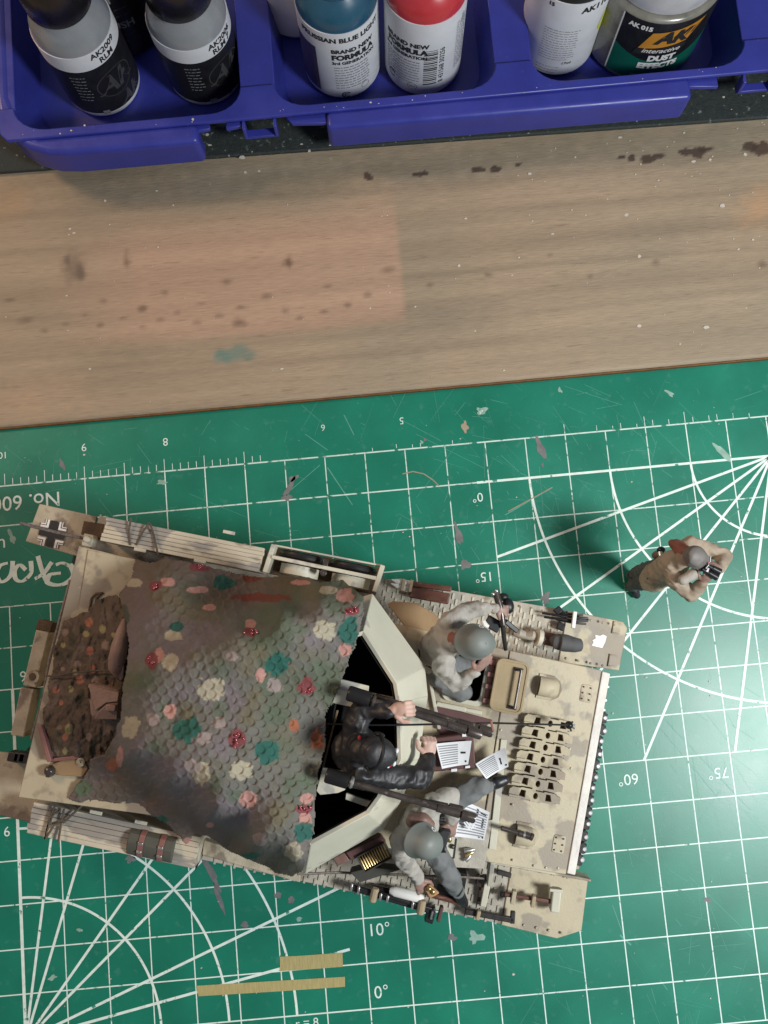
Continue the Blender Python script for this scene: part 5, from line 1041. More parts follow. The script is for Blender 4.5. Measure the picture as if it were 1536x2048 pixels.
tset('shovel', 'brown handled shovel partly under the seated figure on the right fender', 'shovel', (890, 1800, 3.3), [('handle', 'brown_wood', lambda b: b.tube([P(856, 1788, 3.5), P(930, 1808, 3.5)], .07, 8), 0), ('blade', 'black_metal', lambda b: b.beam(P(872, 1780, 3.42), P(908, 1792, 3.42), .34, .06), .02)])
tset('crowbar', 'bent dark iron bar clamped at the edge of the right fender', 'crowbar', (985, 1830, 3.3), [('bar', 'track', lambda b: (b.beam(P(930, 1822, 3.5), P(1026, 1840, 3.5), .14, .14), b.beam(P(1024, 1846, 3.5), P(1026, 1822, 3.5), .12, .14)), .02), ('clamp', 'strap_tan', lambda b: b.beam(P(958, 1820, 3.58), P(954, 1838, 3.58), .10, .22), .02)])
tset('sledgehammer', 'hammer with brown handle and cream head on the right front fender', 'hammer', (1060, 1795, 3.3), [('handle', 'brown_wood', lambda b: b.beam(P(1008, 1788, 3.55), P(1104, 1803, 3.5), .11, .11), .03), ('head', 'sand_pale', lambda b: b.beam(P(1113, 1776, 3.55), P(1108, 1822, 3.5), .24, .28), .04), ('head_flange', 'sand_pale', lambda b: b.beam(P(1098, 1778, 3.62), P(1124, 1781, 3.62), .08, .2), .015), ('clamp', 'sand', lambda b: b.beam(P(1029, 1780, 3.6), P(1024, 1806, 3.55), .11, .2), .02), ('clamp', 'strap_tan', lambda b: b.beam(P(1068, 1790, 3.6), P(1064, 1812, 3.55), .10, .2), .02), ('handle_end', 'black_metal', lambda b: b.beam(P(1000, 1787, 3.5), P(1012, 1789, 3.5), .14, .14), .03)])
one('cleaning_rod', 'short dark rod lying on the right fender against its inner wall', 'rod', lambda b: b.beam(P(994, 1743, 3.4), P(1022, 1751, 3.4), .12, .12), 'track')
# hull machine gun barrel
tset('machine_gun', 'slim brown black machine gun barrel lying on the front plate by the hood', 'machine gun', (1030, 1665, 5), [('gun_barrel', 'dark_metal', lambda b: b.tube([P(1001, 1656, 5.25), P(1003, 1656, 5.25), P(1036, 1666, 5.22), P(1037, 1666, 5.22), P(1064, 1674, 5.2)], [.045, .062, .056, .075, .075], 12), 0), ('collar', 'steel', lambda b: b.tube([P(1046, 1669, 5.22), P(1050, 1670, 5.22)], .085, 12), 0), ('muzzle_ring', 'dark_metal', lambda b: b.tube([P(1060, 1672, 5.2), P(1066, 1675, 5.2)], .092, 12), .01)])
# ammunition, boxes and papers round the turret front
tset('maroon_box', 'flat maroon box on the deck between turret wall and ammunition tray', 'box', (725, 1700, 4.95), [('case', 'box_maroon', lambda b: Wbox(b, ((690, 1705), (760, 1672), (772, 1688), (702, 1722)), 4.95, 5.35), .03), ('case_end', 'brown_leather', lambda b: Wbox(b, ((664, 1716), (690, 1704), (700, 1722), (674, 1732)), 4.95, 5.3), .03)])
am = thing('ammunition_tray', 'open dark tray filled with a row of brass cartridges on the deck', 'ammunition tray', P(750, 1715, 5))
a0, a1 = P(722, 1728, 5.35), P(776, 1699, 5.35); dr = (a1 - a0).normalized(); pr = Vector((-dr.y, dr.x, 0))
b = B(); b.beam(a0 - Vector((0, 0, .2)), a1 - Vector((0, 0, .2)), .40, .12); b.beam(a0 + pr * .2 - Vector((0, 0, .08)), a1 + pr * .2 - Vector((0, 0, .08)), .03, .34); b.beam(a0 - pr * .2 - Vector((0, 0, .08)), a1 - pr * .2 - Vector((0, 0, .08)), .03, .34); b.beam(a0 - pr * .21 - Vector((0, 0, .08)), a0 + pr * .21 - Vector((0, 0, .08)), .03, .34); b.obj('tray_box', 'ammo_green', am, bevel=.01)
for k in range(11):
    c = a0.lerp(a1, (k + .6) / 11.4); b = B(); b.tube([c - pr * .16, c + pr * .06, c + pr * .10, c + pr * .17], [.026, .026, .018, .005], 8); b.obj('cartridge', 'brass', am)
one('loose_box', 'small dark grey box behind the seated figure on the deck', 'box', lambda b: Wbox(b, ((700, 1745), (740, 1735), (800, 1740), (720, 1765)), 4.4, 4.95), 'ammo_green')
case = tset('document_case', 'maroon document case with pale clips in front of the turret, a newspaper on top', 'case', (908, 1505, 5), [('lid', 'box_maroon', lambda b: Wbox(b, ((866, 1476), (946, 1466), (952, 1536), (866, 1544)), 4.95, 5.42), .03), ('clip', 'paper', lambda b: (Wbox(b, ((924, 1468), (934, 1467), (934, 1473), (924, 1474)), 5.3, 5.46)), .01), ('clip', 'paper', lambda b: (Wbox(b, ((902, 1538), (914, 1537), (914, 1543), (902, 1544)), 5.3, 5.46)), .01), ('clip', 'paper', lambda b: (Wbox(b, ((930, 1532), (940, 1531), (940, 1536), (930, 1537)), 5.3, 5.46)), .01)])
one('maroon_mat', 'flat reddish brown board on the deck behind the document case', 'board', lambda b: Wbox(b, ((866, 1408), (985, 1440), (960, 1466), (880, 1470)), 4.95, 5.02), 'box_maroon')
def paper(label, quad, z, rows, pic, group='newspapers lying round the turret front', curl=.05, split=.62):
    q = [Vector(P(x, y, z)) for x, y in quad]; t = thing('newspaper', label, 'newspaper', (q[0] + q[2]) / 2, group)
    def at(u, v, dz=0): 
        p = (q[0] * (1 - u) + q[1] * u) * (1 - v) + (q[3] * (1 - u) + q[2] * u) * v; p = p.copy(); p.z += dz + curl * (2 * u - 1) ** 2 + curl * .5 * math.sin(3 * v); return p
    b = B(); N_ = 8
    top = [at(i / N_, j / N_) for j in range(N_ + 1) for i in range(N_ + 1)]; lo = [p - Vector((0, 0, .018)) for p in top]; m = N_ + 1
    f = [(j * m + i, j * m + i + 1, (j + 1) * m + i + 1, (j + 1) * m + i) for j in range(N_) for i in range(N_)]
    s = (q[1] - q[0]).cross(q[3] - q[0]).z > 0
    f = f if s else [g_[::-1] for g_ in f]
    b.add(top, f); b.add(lo, [g_[::-1] for g_ in f]); b.obj('sheet', 'paper', t)
    b = B(); 
    for k in range(rows):
        v = .08 + .84 * (k + .5) / rows; h = .19 / rows
        for c0, c1 in ((.05, split),):
            n_ = 6
            for i in range(n_):
                u0 = c0 + (c1 - c0) * i / n_; u1 = c0 + (c1 - c0) * (i + 1) / n_
                b.add([at(u0, v - h, .006), at(u1, v - h, .006), at(u1, v + h, .006), at(u0, v + h, .006)], [(0, 1, 2, 3)])
    o = b.obj('printed_lines', 'ink_grey', t, smooth=0); o['kind'] = 'stuff'
    b = B()
    for a, c in pic: 
        b.add([at(a[0], a[1], .007), at(c[0], a[1] + .02, .007), at(c[0], c[1], .007), at(a[0], c[1] - .02, .007)], [(0, 1, 2, 3)])
    if pic: b.obj('printed_picture', 'ink_black', t, smooth=0)
    return t
paper('white newspaper with printed lines lying on the maroon document case', ((871, 1487), (943, 1481), (936, 1528), (884, 1537)), 5.52, 9, [((.70, .42), (.86, .52)), ((.86, .80), (.92, .90))])
paper('curled newspaper beside the black boot in front of the turret', ((950, 1527), (1010, 1494), (1016, 1532), (972, 1557)), 5.35, 9, [((.72, .35), (.78, .72)), ((.88, .80), (.95, .90))], curl=.10)
paper('newspaper under the lower gun muzzle, with loose sheets on it', ((927, 1601), (979, 1624), (968, 1680), (908, 1672)), 5.40, 10, [((.55, .05), (.62, .30)), ((.70, .12), (.90, .18)), ((.80, .30), (.86, .6)), ((.78, .9), (.84, .95)), ((.9, .88), (.95, .95))], split=.95)
paper('narrow newspaper page by the seated figure, half under his arm', ((884, 1630), (904, 1634), (888, 1668), (868, 1664)), 5.5, 5, [], split=.98)
b = B(); b.add([], []); 
for a in range(4): b.beam(P(928 + a * 4, 1644 - a * 2, 5.62), P(940 + a * 4, 1660 - a * 2, 5.62), .035, .03)
tag(b.obj('paper_slips', 'paper', None), 'few white paper slips on the newspaper under the gun muzzle', 'paper slips', kind='stuff')
tset('map_board', 'pale board with dark edge lying on the deck beside the newspaper', 'board', (890, 1700, 5), [('board', 'sand_pale', lambda b: Wbox(b, ((872, 1664), (913, 1676), (908, 1716), (868, 1716)), 5.02, 5.12), .02), ('board_edge', 'ink_black', lambda b: (b.beam(P(913, 1677, 5.13), P(908, 1716, 5.13), .03, .03), b.beam(P(908, 1716, 5.13), P(884, 1717, 5.13), .03, .03)), 0), ('clip', 'dark_metal', lambda b: b.ball(P(905, 1693, 5.15), .06), 0)])
for i, (x0, y0, x1, y1) in enumerate(((928, 1702, 949, 1699), (930, 1712, 947, 1704), (931, 1722, 943, 1708))):
    b = B(); b.tube([P(x0, y0, 5.10), P(x0 + (x1 - x0) * .6, y0 + (y1 - y0) * .6, 5.10), P(x1, y1, 5.10)], [.055, .055, .02], 10)
    tag(b.obj('shell_case', ('steel', 'brass', 'steel')[i], None), ('farthest and steel coloured of the three loose shell cases on the roof panel', 'brass coloured middle one of the three loose shell cases on the roof panel', 'nearest and steel coloured of the three loose shell cases on the roof panel')[i], 'shell case', 'loose shell cases on the roof panel')
# aerial lying across the guns
tset('aerial_rod', 'thin aerial rod running from the sheet edge over the guns to the spare links', 'aerial', (900, 1447, 8.7), [('rod', 'black_metal', wt(((642, 1447, 7.9), (720, 1450, 7.9), (800, 1450, 8.0), (985, 1446, 7.8), (1135, 1450, 5.9)), .022, 6), 0), ('base', 'black_metal', lambda b: (b.ball(P(1138, 1450, 5.75), (.10, .10, .12)), [b.beam(P(1138, 1450, 5.75), P(1138 + 12 * math.cos(a), 1452 + 11 * math.sin(a), 5.7), .04, .04) for a in (-.9, -.2, .5, 1.2, 3.6)]), 0), ('bracket', 'strap_red', lambda b: b.beam(P(982, 1440, 8.55), P(986, 1462, 8.55), .05, .08), .01)])
# ---------------------------------------------------------------- scale model figures
def hand_geo(b, wrist, tip, up, curl=.5, side=1, s=1.0, spread=.12):
    "palm, four unequal bent fingers and a thumb leaving the side of the palm; up = back of the hand"
    w = Vector(wrist); d = (Vector(tip) - w).normalized(); u = Vector(up); u = (u - d * u.dot(d)).normalized(); r = d.cross(u) * side
    rot = Matrix((d, r, u)).transposed()
    b.ball(w + d * .15 * s, (.17 * s, .135 * s, .065 * s), rot, 12, 8); b.capsule(w - d * .08 * s, .085 * s, w + d * .06 * s, .09 * s, 10)
    for k, (off, L_) in enumerate(((-.105, .22), (-.035, .25), (.035, .235), (.10, .18))):
        p = w + d * .28 * s + r * off * s; dd = (d + r * off * spread * 8).normalized(); a = curl * 1.1
        for seg, f in enumerate((.42, .33, .25)):
            d2 = (dd * math.cos(a) - u * math.sin(a)).normalized(); q = p + d2 * L_ * f * s * 1.15
            b.capsule(p, (.042 - .004 * seg) * s, q, (.039 - .004 * seg) * s, 8); p = q; a += curl * .9
    p = w + d * .10 * s - r * .11 * s; q = p + (d * .6 - r * .75 - u * .3).normalized() * .13 * s; e = q + (d * .85 - r * .15 - u * .4 * curl).normalized() * .12 * s
    b.capsule(p, .055 * s, q, .046 * s, 8); b.capsule(q, .046 * s, e, .036 * s, 8)
def head_geo(b, c, face, up, s=1.0):
    c = Vector(c); f = Vector(face).normalized(); u = Vector(up); u = (u - f * u.dot(f)).normalized(); l = u.cross(f)
    rot = Matrix((f, l, u)).transposed()
    b.ball(c + u * .06 * s, (.30 * s, .245 * s, .27 * s), rot); b.ball(c - u * .12 * s + f * .06 * s, (.21 * s, .185 * s, .21 * s), rot); b.ball(c - u * .25 * s + f * .15 * s, (.09 * s, .10 * s, .075 * s), rot)
    b.capsule(c + f * .27 * s + u * .05 * s, .03 * s, c + f * .34 * s - u * .06 * s, .045 * s, 8)
    b.ball(c + f * .24 * s - u * .15 * s, (.04 * s, .085 * s, .03 * s), rot)
    for k in (-1, 1): b.ball(c + l * .245 * s * k - u * .02 * s - f * .02 * s, (.055 * s, .028 * s, .085 * s), rot, 10, 7); b.ball(c + f * .235 * s + l * .10 * s * k - u * .035 * s, (.05 * s, .06 * s, .045 * s), rot, 8, 6)
    return rot
def person(label, sp, group='painted scale model soldiers on and beside the vehicle'):
    "sp: joints in place, garments by material; the body under the clothes is one continuous mesh"
    t = thing('person', label, 'person', sp['origin'], group)
    J = {k: Vector(v) for k, v in sp['j'].items()}; s = sp.get('s', 1.0)
    body = B()
    def limb(b, names, radii, n=12):
        for (a, ra), (c, rc) in zip(list(zip(names, radii))[:-1], list(zip(names, radii))[1:]): b.capsule(J[a], ra * s, J[c], rc * s, n)
    limb(body, ('pelvis', 'belly', 'chest', 'neck'), (.34, .32, .36, .15)); body.capsule(J['neck'], .15 * s, J['head'] - (J['head'] - J['neck']) * .2, .15 * s)
    for a in 'lr':
        limb(body, (a + '_sh', a + '_el', a + '_wr'), (.15, .12, .085)); body.capsule(J['chest'], .26 * s, J[a + '_sh'], .15 * s)
        limb(body, (a + '_hip', a + '_kn', a + '_an'), (.20, .15, .10)); body.capsule(J['pelvis'], .28 * s, J[a + '_hip'], .2 * s)
        h = sp[a + '_hand']; hand_geo(body, J[a + '_wr'], h[0], h[1], h[2], h[3], s * sp.get('hs', 1.0), h[4] if len(h) > 4 else .12)
    up = sp.get('hup', (0, 0, 1)); rot = head_geo(body, J['head'], sp['face'], up, s)
    remeshed(body, 'body', sp.get('skin', 'skin'), t, .021, 1)
    hc = J['head']; f = rot.col[0]; l = rot.col[1]; u = rot.col[2]
    e = B()
    for k in (-1, 1): e.ball(hc + f * .275 * s + l * .10 * s * k - u * .0 * s, .028 * s, n=8, m=6)
    o = e.obj('eyes', 'ink_black', t); o['kind'] = 'stuff'
    cl = B()
    for a, c, ra, rc in sp['jacket']: cl.capsule(J[a] if isinstance(a, str) else Vector(a), ra * s, J[c] if isinstance(c, str) else Vector(c), rc * s, 14)
    for a in 'lr':
        A, E_, Wr = J[a + '_sh'], J[a + '_el'], J[a + '_wr']; k = sp.get('sleeve', 1.0)
        cl.capsule(A, .235 * s * k, E_, .20 * s * k, 14); cl.capsule(E_, .20 * s * k, Wr - (Wr - E_).normalized() * .05, .145 * s * k, 14); cl.capsule(J['chest'], .33 * s, A, .235 * s, 14)
    remeshed(cl, 'jacket', sp['jm'], t, .034, 3, fold=sp.get('fold', .034), fscale=3.4)
    tr = B()
    tr.capsule(J['pelvis'], .36 * s, J['pelvis'] + (J['belly'] - J['pelvis']) * .3, .36 * s, 14)
    for a in 'lr':
        tr.capsule(J['pelvis'], .32 * s, J[a + '_hip'], .30 * s, 14); tr.capsule(J[a + '_hip'], .30 * s, J[a + '_kn'], .245 * s, 14); tr.capsule(J[a + '_kn'], .245 * s, J[a + '_an'], .165 * s, 14)
    remeshed(tr, 'trousers', sp['tm'], t, .034, 3, fold=.032, fscale=2.8)
    for a in 'lr':
        if a + '_toe' in J:
            bb = B(); An, To = J[a + '_an'], J[a + '_toe']; d = (To - An); shin = (J[a + '_kn'] - An).normalized()
            bb.capsule(An + shin * .35 * s, .185 * s, An, .155 * s, 14); bb.capsule(An - shin * .1 * s, .15 * s, An + d * .55, .15 * s, 14); bb.capsule(An + d * .55, .15 * s, To, .125 * s, 14)
            remeshed(bb, 'boot', sp.get('bm', 'boot_black'), t, .03, 2, fold=.008)
    return t, J, rot, s
def helmet(t, c, rot, s, decal=1, mat='helmet', dl=None):
    c = Vector(c) + rot.col[2] * .02; prof = [(.485, -.10), (.475, -.085), (.415, .00), (.40, .08), (.385, .17), (.34, .28), (.26, .365), (.15, .415), (.04, .43), (.001, .43)]
    b = B(); n = 36
    for r_, z in prof:
        for k in range(n):
            a = 2 * math.pi * k / n; flare = max(0, (.05 - z)) / .15; lowr = -.10 * flare * max(0, -math.cos(a)) - .04 * flare * abs(math.sin(a)); x = r_ * (1.14 + (.10 if math.cos(a) > 0 else .06) * flare) * math.cos(a) * s; y = r_ * .98 * math.sin(a) * s
            b.v.append(c + rot @ Vector((x, y, z * s + lowr * s)))
    b.f += [[i * n + k, i * n + (k + 1) % n, (i + 1) * n + (k + 1) % n, (i + 1) * n + k] for i in range(len(prof) - 1) for k in range(n)]
    h = b.obj('helmet', mat, t, smooth=60); m = h.modifiers.new('rim', 'SOLIDIFY'); m.thickness = .03; m.offset = -1
    lin_ = B()
    lin_.lathe([(.36 * s, -.06 * s), (.36 * s, .10 * s), (.2 * s, .3 * s)], c, 20, rot); lin_.obj('helmet_lining', 'dark_brown', h)
    d = B(); L_ = rot.col[1] * decal; F = rot.col[0]; U = rot.col[2]; p = c + L_ * .385 * s + U * .185 * s + F * (-.05 if dl is None else dl); nn = (L_ * .9 + U * .45).normalized(); t2 = F; t3 = nn.cross(t2)
    out = [p + nn * .02 + t2 * x + t3 * y for x, y in ((-.055, -.05), (.055, -.05), (.06, .02), (.0, .085), (-.06, .02))]; inn = [p + nn * .02 + t2 * x * .6 + t3 * y * .6 for x, y in ((-.055, -.05), (.055, -.05), (.06, .02), (.0, .085), (-.06, .02))]
    d.add(out + inn, [(i, (i + 1) % 5, 5 + (i + 1) % 5, 5 + i) for i in range(5)]); d.obj('shield_emblem', 'paper', h, smooth=0)
    return h
def V(*a): return P(*a)
# --- soldier in the front hatch
A_ = dict(origin=V(880, 1340, 4.6), s=1.03, hs=1.05, jm='jacket_pale', tm='trousers_grey', skin='skin_tan', face=(1, -.25, -.55), hup=(.5, -.1, .85),
    j=dict(pelvis=V(872, 1322, 5.25), belly=V(872, 1303, 5.75), chest=V(890, 1283, 6.45), neck=V(915, 1279, 6.95), head=V(943, 1284, 7.12),
        l_sh=V(900, 1240, 6.75), l_el=V(946, 1217, 6.35), l_wr=V(990, 1217, 6.05), r_sh=V(886, 1334, 6.75), r_el=V(913, 1368, 6.25), r_wr=V(950, 1342, 6.65),
        l_hip=V(880, 1322, 5.15), l_kn=V(935, 1338, 4.7), l_an=V(945, 1345, 3.6), r_hip=V(878, 1352, 5.15), r_kn=V(922, 1384, 5.1), r_an=V(935, 1388, 3.8)),
    l_hand=(V(1015, 1222, 5.95), (0, 0, 1), .8, -1), r_hand=(V(985, 1310, 7.0), (.3, -.6, .7), .18, 1, .02),
    jacket=[('pelvis', 'belly', .37, .42), ('belly', 'chest', .43, .43), ('chest', 'neck', .40, .22)])
tA, J, rot, s = person('figure with grey helmet and pale jacket leaning forward out of the front hatch', A_)
helmet(tA, J['head'] + Vector((.10, -.01, .14)), rot, .88, 1)
b = B(); b.capsule(V(908, 1277, 7.0), .17, V(925, 1280, 7.15), .20); remeshed(b, 'nape', 'skin_dark', tA, .03, 2)
def belt_ring(t, c, axis, r1, r2, w=.08):
    ax = Vector(axis).normalized(); x = ax.orthogonal().normalized(); y = ax.cross(x); b = B(); n = 32
    b.tube([Vector(c) + x * r1 * math.cos(2 * math.pi * k / n) + y * r1 * math.sin(2 * math.pi * k / n) for k in range(n + 1)], w / 2, 8); b.obj('belt', 'belt', t)
belt_ring(tA, J['belly'] + (J['pelvis'] - J['belly']) * .05, J['chest'] - J['belly'], .425, .40, .055)
# --- seated soldier reading
C_ = dict(origin=V(850, 1670, 4.95), s=1.05, hs=1.1, jm='jacket_pale', tm='trousers_grey', skin='skin_tan', face=(.62, -.25, -.75), hup=(.7, -.3, .65),
    j=dict(pelvis=V(842, 1648, 5.32), belly=V(836, 1646, 5.85), chest=V(838, 1650, 6.5), neck=V(838, 1658, 6.95), head=V(846, 1679, 7.1),
        l_sh=V(868, 1608, 6.55), l_el=V(900, 1592, 6.15), l_wr=V(906, 1640, 5.85), r_sh=V(800, 1682, 6.5), r_el=V(806, 1716, 6.05), r_wr=V(836, 1757, 5.4),
        l_hip=V(862, 1620, 5.3), l_kn=V(958, 1574, 5.55), l_an=V(978, 1570, 5.2), l_toe=V(1008, 1560, 5.16), r_hip=V(858, 1680, 5.3), r_kn=V(898, 1752, 5.15), r_an=V(914, 1782, 3.85), r_toe=V(927, 1806, 3.42)),
    l_hand=(V(902, 1662, 5.8), (.5, 0, .8), .5, -1), r_hand=(V(850, 1795, 5.3), (0, 0, 1), .75, 1),
    jacket=[('pelvis', 'belly', .40, .43), ('belly', 'chest', .44, .43), ('chest', 'neck', .42, .24)], sleeve=1.05)
tC, J, rot, s = person('seated figure with grey helmet and pale jacket reading newspapers beside the turret', C_)
helmet(tC, J['head'] + Vector((.02, -.02, .16)), rot, .88, 1)
b = B(); b.capsule(V(826, 1642, 7.0), .17, V(845, 1640, 7.05), .18); b.capsule(V(845, 1640, 7.05), .18, V(858, 1650, 7.0), .14); remeshed(b, 'collar', 'brown_leather', tC, .03, 2, fold=.01)
tset('black_case', 'black angular case held before the seated figure', 'case', (885, 1680, 5.9), [('case_body', 'ink_black', lambda b: b.prism([(v.x, v.y) for v in (V(876, 1668, 6.2), V(886, 1659, 6.2), V(903, 1664, 6.2), V(890, 1700, 6.2), V(872, 1692, 6.2))], 5.7, 6.2), .03), ('flap', 'black_metal', lambda b: b.sheet([V(862, 1700, 6.1), V(884, 1692, 6.15), V(893, 1706, 6.0), V(874, 1706, 6.0)], .05), .01), ('clasp', 'brass', lambda b: b.ball(V(899, 1678, 6.1), (.06, .09, .05)), 0)])
tset('bread_slice', 'light brown slice held in the seated figure\'s lower hand', 'slice', (864, 1782, 5.4), [('slice', 'bread', lambda b: b.prism([(v.x, v.y) for v in (V(848, 1778, 5.45), V(860, 1769, 5.45), V(879, 1787, 5.45), V(860, 1798, 5.45))], 5.32, 5.45), .025), ('crust', 'brass', lambda b: (b.ball(V(858, 1778, 5.48), (.06, .06, .04)), b.ball(V(866, 1784, 5.48), (.05, .07, .04))), 0)])
# --- commander in black in the turret
B_ = dict(origin=V(715, 1500, 5), s=1.12, hs=1.08, jm='jacket_black', tm='trousers_dark', skin='skin', face=(.85, -.35, -.45), hup=(.45, -.15, .9),
    j=dict(pelvis=V(712, 1495, 5.9), belly=V(711, 1497, 6.8), chest=V(712, 1500, 7.9), neck=V(725, 1501, 8.6), head=V(748, 1502, 8.95),
        l_sh=V(712, 1450, 8.2), l_el=V(724, 1420, 8.2), l_wr=V(782, 1420, 8.55), r_sh=V(722, 1550, 8.2), r_el=V(842, 1556, 7.75), r_wr=V(858, 1515, 7.45),
        l_hip=V(712, 1480, 5.8), l_kn=V(715, 1478, 5.4), l_an=V(715, 1478, 5.1), r_hip=V(712, 1512, 5.8), r_kn=V(715, 1514, 5.4), r_an=V(715, 1514, 5.1)),
    l_hand=(V(815, 1417, 8.7), (.1, .1, 1), .75, -1), r_hand=(V(860, 1485, 7.5), (.3, 0, .9), .9, 1),
    jacket=[('pelvis', 'belly', .36, .42), ('belly', 'chest', .44, .46), ('chest', 'neck', .45, .25)], sleeve=1.02)
tB, J, rot, s = person('figure in black uniform and black cap standing in the turret gripping a gun barrel', B_)
hd = J['head']; f, l, u = rot.col
b = B(); b.ball(hd + u * .15, (.40, .33, .25), rot, 24, 14); b.ball(hd + u * .30 + f * .02, (.36, .27, .14), rot, 24, 12); cap = remeshed(b, 'field_cap', 'jacket_black', tB, .025, 2, fold=.008)
b = B(); b.tube([hd + rot @ Vector((.41 * math.cos(a), .34 * math.sin(a), .16 + .05 * math.cos(a))) for a in np.linspace(-.75, .55, 14)], .022, 6); b.obj('cap_piping', 'paper', cap)
def bump_at(a, z, r, k): b = B(); b.ball(hd + rot @ Vector((.40 * math.cos(a), .335 * math.sin(a), z)), r, rot, 10, 7); return b.obj('cap_badge', k, cap)
bump_at(.45, .27, (.04, .06, .05), 'paper'); bump_at(-.35, .28, (.04, .06, .05), 'paper'); bump_at(-.55, .20, (.04, .04, .04), 'emblem_red')
b = B(); b.tube([hd + rot @ Vector((-.02, .36 * math.cos(a), .06 + .40 * math.sin(a))) for a in np.linspace(0, math.pi, 16)], .035, 8); b.obj('headphone_band', 'black_metal', tB)
for k in (-1, 1): b = B(); b.ball(hd + l * .35 * k + u * .02, (.12, .06, .13), rot); b.obj('earphone', 'black_metal', tB)
b = B(); b.ball(V(719, 1476, 8.75), (.04, .06, .03)); b.obj('collar_tab', 'emblem_red', tB)
# --- officer standing on the mat
D_ = dict(fold=.022, origin=V(1264, 1168, 0), s=1.0, hs=1.12, jm='jacket_tan', tm='trousers_dark', skin='skin_tan', face=(.72, -.42, -.30), hup=(.25, -.1, .95),
    j=dict(pelvis=V(1316, 1151, 2.45), belly=V(1328, 1142, 2.95), chest=V(1350, 1126, 3.75), neck=V(1366, 1116, 4.25), head=V(1384, 1114, 4.52),
        l_sh=V(1380, 1088, 3.85), l_el=V(1450, 1112, 3.75), l_wr=V(1438, 1138, 4.25), r_sh=V(1350, 1160, 3.8), r_el=V(1384, 1190, 3.75), r_wr=V(1406, 1163, 4.2),
        l_hip=V(1314, 1140, 2.35), l_kn=V(1290, 1142, 1.3), l_an=V(1264, 1150, .28), l_toe=V(1268, 1164, .15), r_hip=V(1312, 1160, 2.35), r_kn=V(1294, 1162, 1.3), r_an=V(1264, 1172, .28), r_toe=V(1274, 1190, .15)),
    l_hand=(V(1424, 1128, 4.5), (.4, .5, .6), .75, -1), r_hand=(V(1418, 1150, 4.5), (-.2, -.5, .7), .75, 1),
    jacket=[('pelvis', 'belly', .42, .37), ('belly', 'chest', .38, .39), ('chest', 'neck', .36, .22), (V(1306, 1160, 2.2), 'pelvis', .38, .41)], sleeve=1.0)
tD, J, rot, s = person('standing figure in tan smock and grey cap looking through binoculars on the green mat', D_)
hd = J['head'] + Vector((.0, 0, .0)); f, l, u = rot.col
b = B(); b.ball(hd + u * .14, (.345, .29, .21), rot, 24, 14); b.ball(hd + u * .25 - f * .03, (.30, .27, .14), rot, 24, 12); cap = remeshed(b, 'field_cap', 'cap_grey', tD, .025, 2, fold=.012)
b = B(); b.ball(hd + f * .36 + u * .06, (.16, .24, .03), rot, 20, 8); b.obj('cap_peak', 'cap_grey', cap)
b = B()
for k in (-1, 1): b.sheet([hd + rot @ Vector(q) for q in ((.36, 0, .24), (.35, .04 * k, .29), (.30, .17 * k, .30), (.33, .15 * k, .23))], .015)
b.obj('cap_badge', 'paper', cap); b = B(); b.ball(hd + rot @ Vector((.385, 0, .17)), (.03, .045, .035), rot); b.obj('cap_badge', 'emblem_red', cap)
b = B(); b.capsule(V(1352, 1090, 4.12), .14, V(1372, 1106, 4.3), .2); b.capsule(V(1346, 1086, 4.0), .12, V(1362, 1108, 4.25), .16); b.capsule(V(1352, 1084, 4.02), .1, V(1366, 1090, 4.1), .1); remeshed(b, 'hood', 'skin_dark', tD, .03, 2, fold=.012)
b = B(); b.capsule(V(1366, 1160, 4.2), .13, V(1388, 1146, 4.25), .15); remeshed(b, 'chest_scarf', 'jacket_pale', tD, .03, 2, fold=.012)
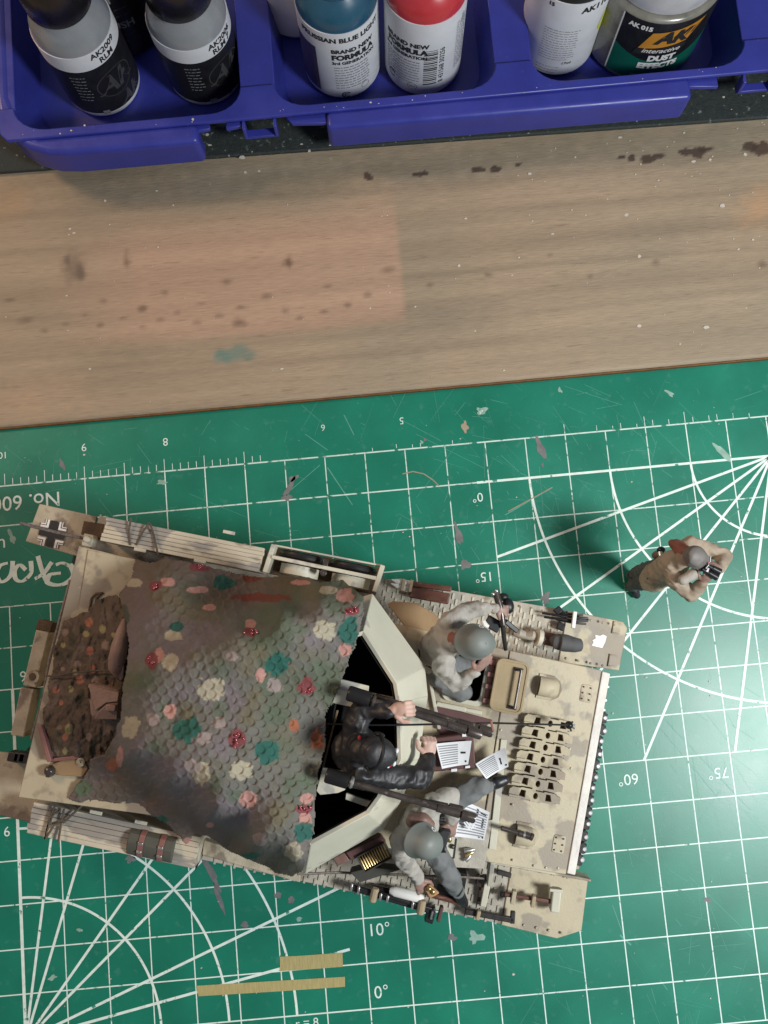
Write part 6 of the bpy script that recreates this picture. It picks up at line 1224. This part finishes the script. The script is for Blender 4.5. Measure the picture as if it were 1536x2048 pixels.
tset('binoculars', 'black binoculars held to the eyes of the standing figure', 'binoculars', (1424, 1138, 4.4), [('barrel', 'binocular', lambda b: b.tube([V(1410, 1128, 4.60), V(1424, 1136, 4.58), V(1425, 1136, 4.58), V(1440, 1144, 4.55)], [.05, .06, .08, .095], 12), 0), ('barrel', 'binocular', lambda b: b.tube([V(1404, 1138, 4.60), V(1417, 1146, 4.58), V(1418, 1146, 4.58), V(1434, 1155, 4.55)], [.05, .06, .08, .095], 12), 0), ('bridge', 'steel', lambda b: b.beam(V(1417, 1136, 4.62), V(1413, 1144, 4.62), .06, .06), .01)])
tset('water_bottle', 'dark water bottle with steel cap hanging at the hip of the standing figure', 'water bottle', (1318, 1108, 2.6), [('bottle', 'brown_leather', lambda b: b.ball(V(1316, 1110, 2.75), (.17, .13, .25)), 0), ('cap', 'steel', lambda b: b.tube([V(1320, 1104, 3.0), V(1322, 1113, 3.05)], .07, 10), .01), ('cover', 'black_metal', lambda b: b.ball(V(1322, 1100, 2.9), (.12, .1, .12)), 0)])
# --- submachine gun held over the left fender
tset('submachine_gun', 'dark submachine gun held upright by the figure in the hatch over the left fender', 'submachine gun', (1000, 1240, 5.6), [
    ('receiver', 'dark_metal', lambda b: b.tube([V(991, 1184, 6.0), V(1001, 1216, 6.0), V(1006, 1250, 5.9)], [.085, .085, .075], 12), 0), ('barrel', 'track', lambda b: b.tube([V(1005, 1245, 5.85), V(1008, 1275, 5.6), V(1011, 1299, 5.3)], [.065, .06, .05], 10), 0),
    ('cocking_handle', 'steel', lambda b: (b.ball(V(986, 1188, 6.08), .05), b.ball(V(993, 1182, 6.08), .05)), 0), ('stock', 'black_metal', lambda b: b.beam(V(1010, 1242, 5.7), V(1034, 1262, 5.55), .12, .14), .02), ('grip', 'black_metal', lambda b: (b.ball(V(1016, 1212, 5.75), (.15, .2, .14)), b.ball(V(1006, 1194, 5.7), (.14, .1, .12))), 0), ('magazine', 'ink_black', lambda b: b.beam(V(972, 1240, 5.7), V(1000, 1256, 5.7), .3, .12), .03)])
tset('white_cup', 'tiny bright white cup on the deck edge between figure and gun', 'cup', (972, 1248, 5), [('cup', 'white_paint', lambda b: b.tube([V(966, 1242, 5.75), V(970, 1250, 5.75), V(977, 1254, 5.75)], [.06, .075, .05], 10), 0)])
for o in list(S.objects):
    if o.type == 'MESH' and not o.data.materials: o.data.materials.append(MATS['fleck'])
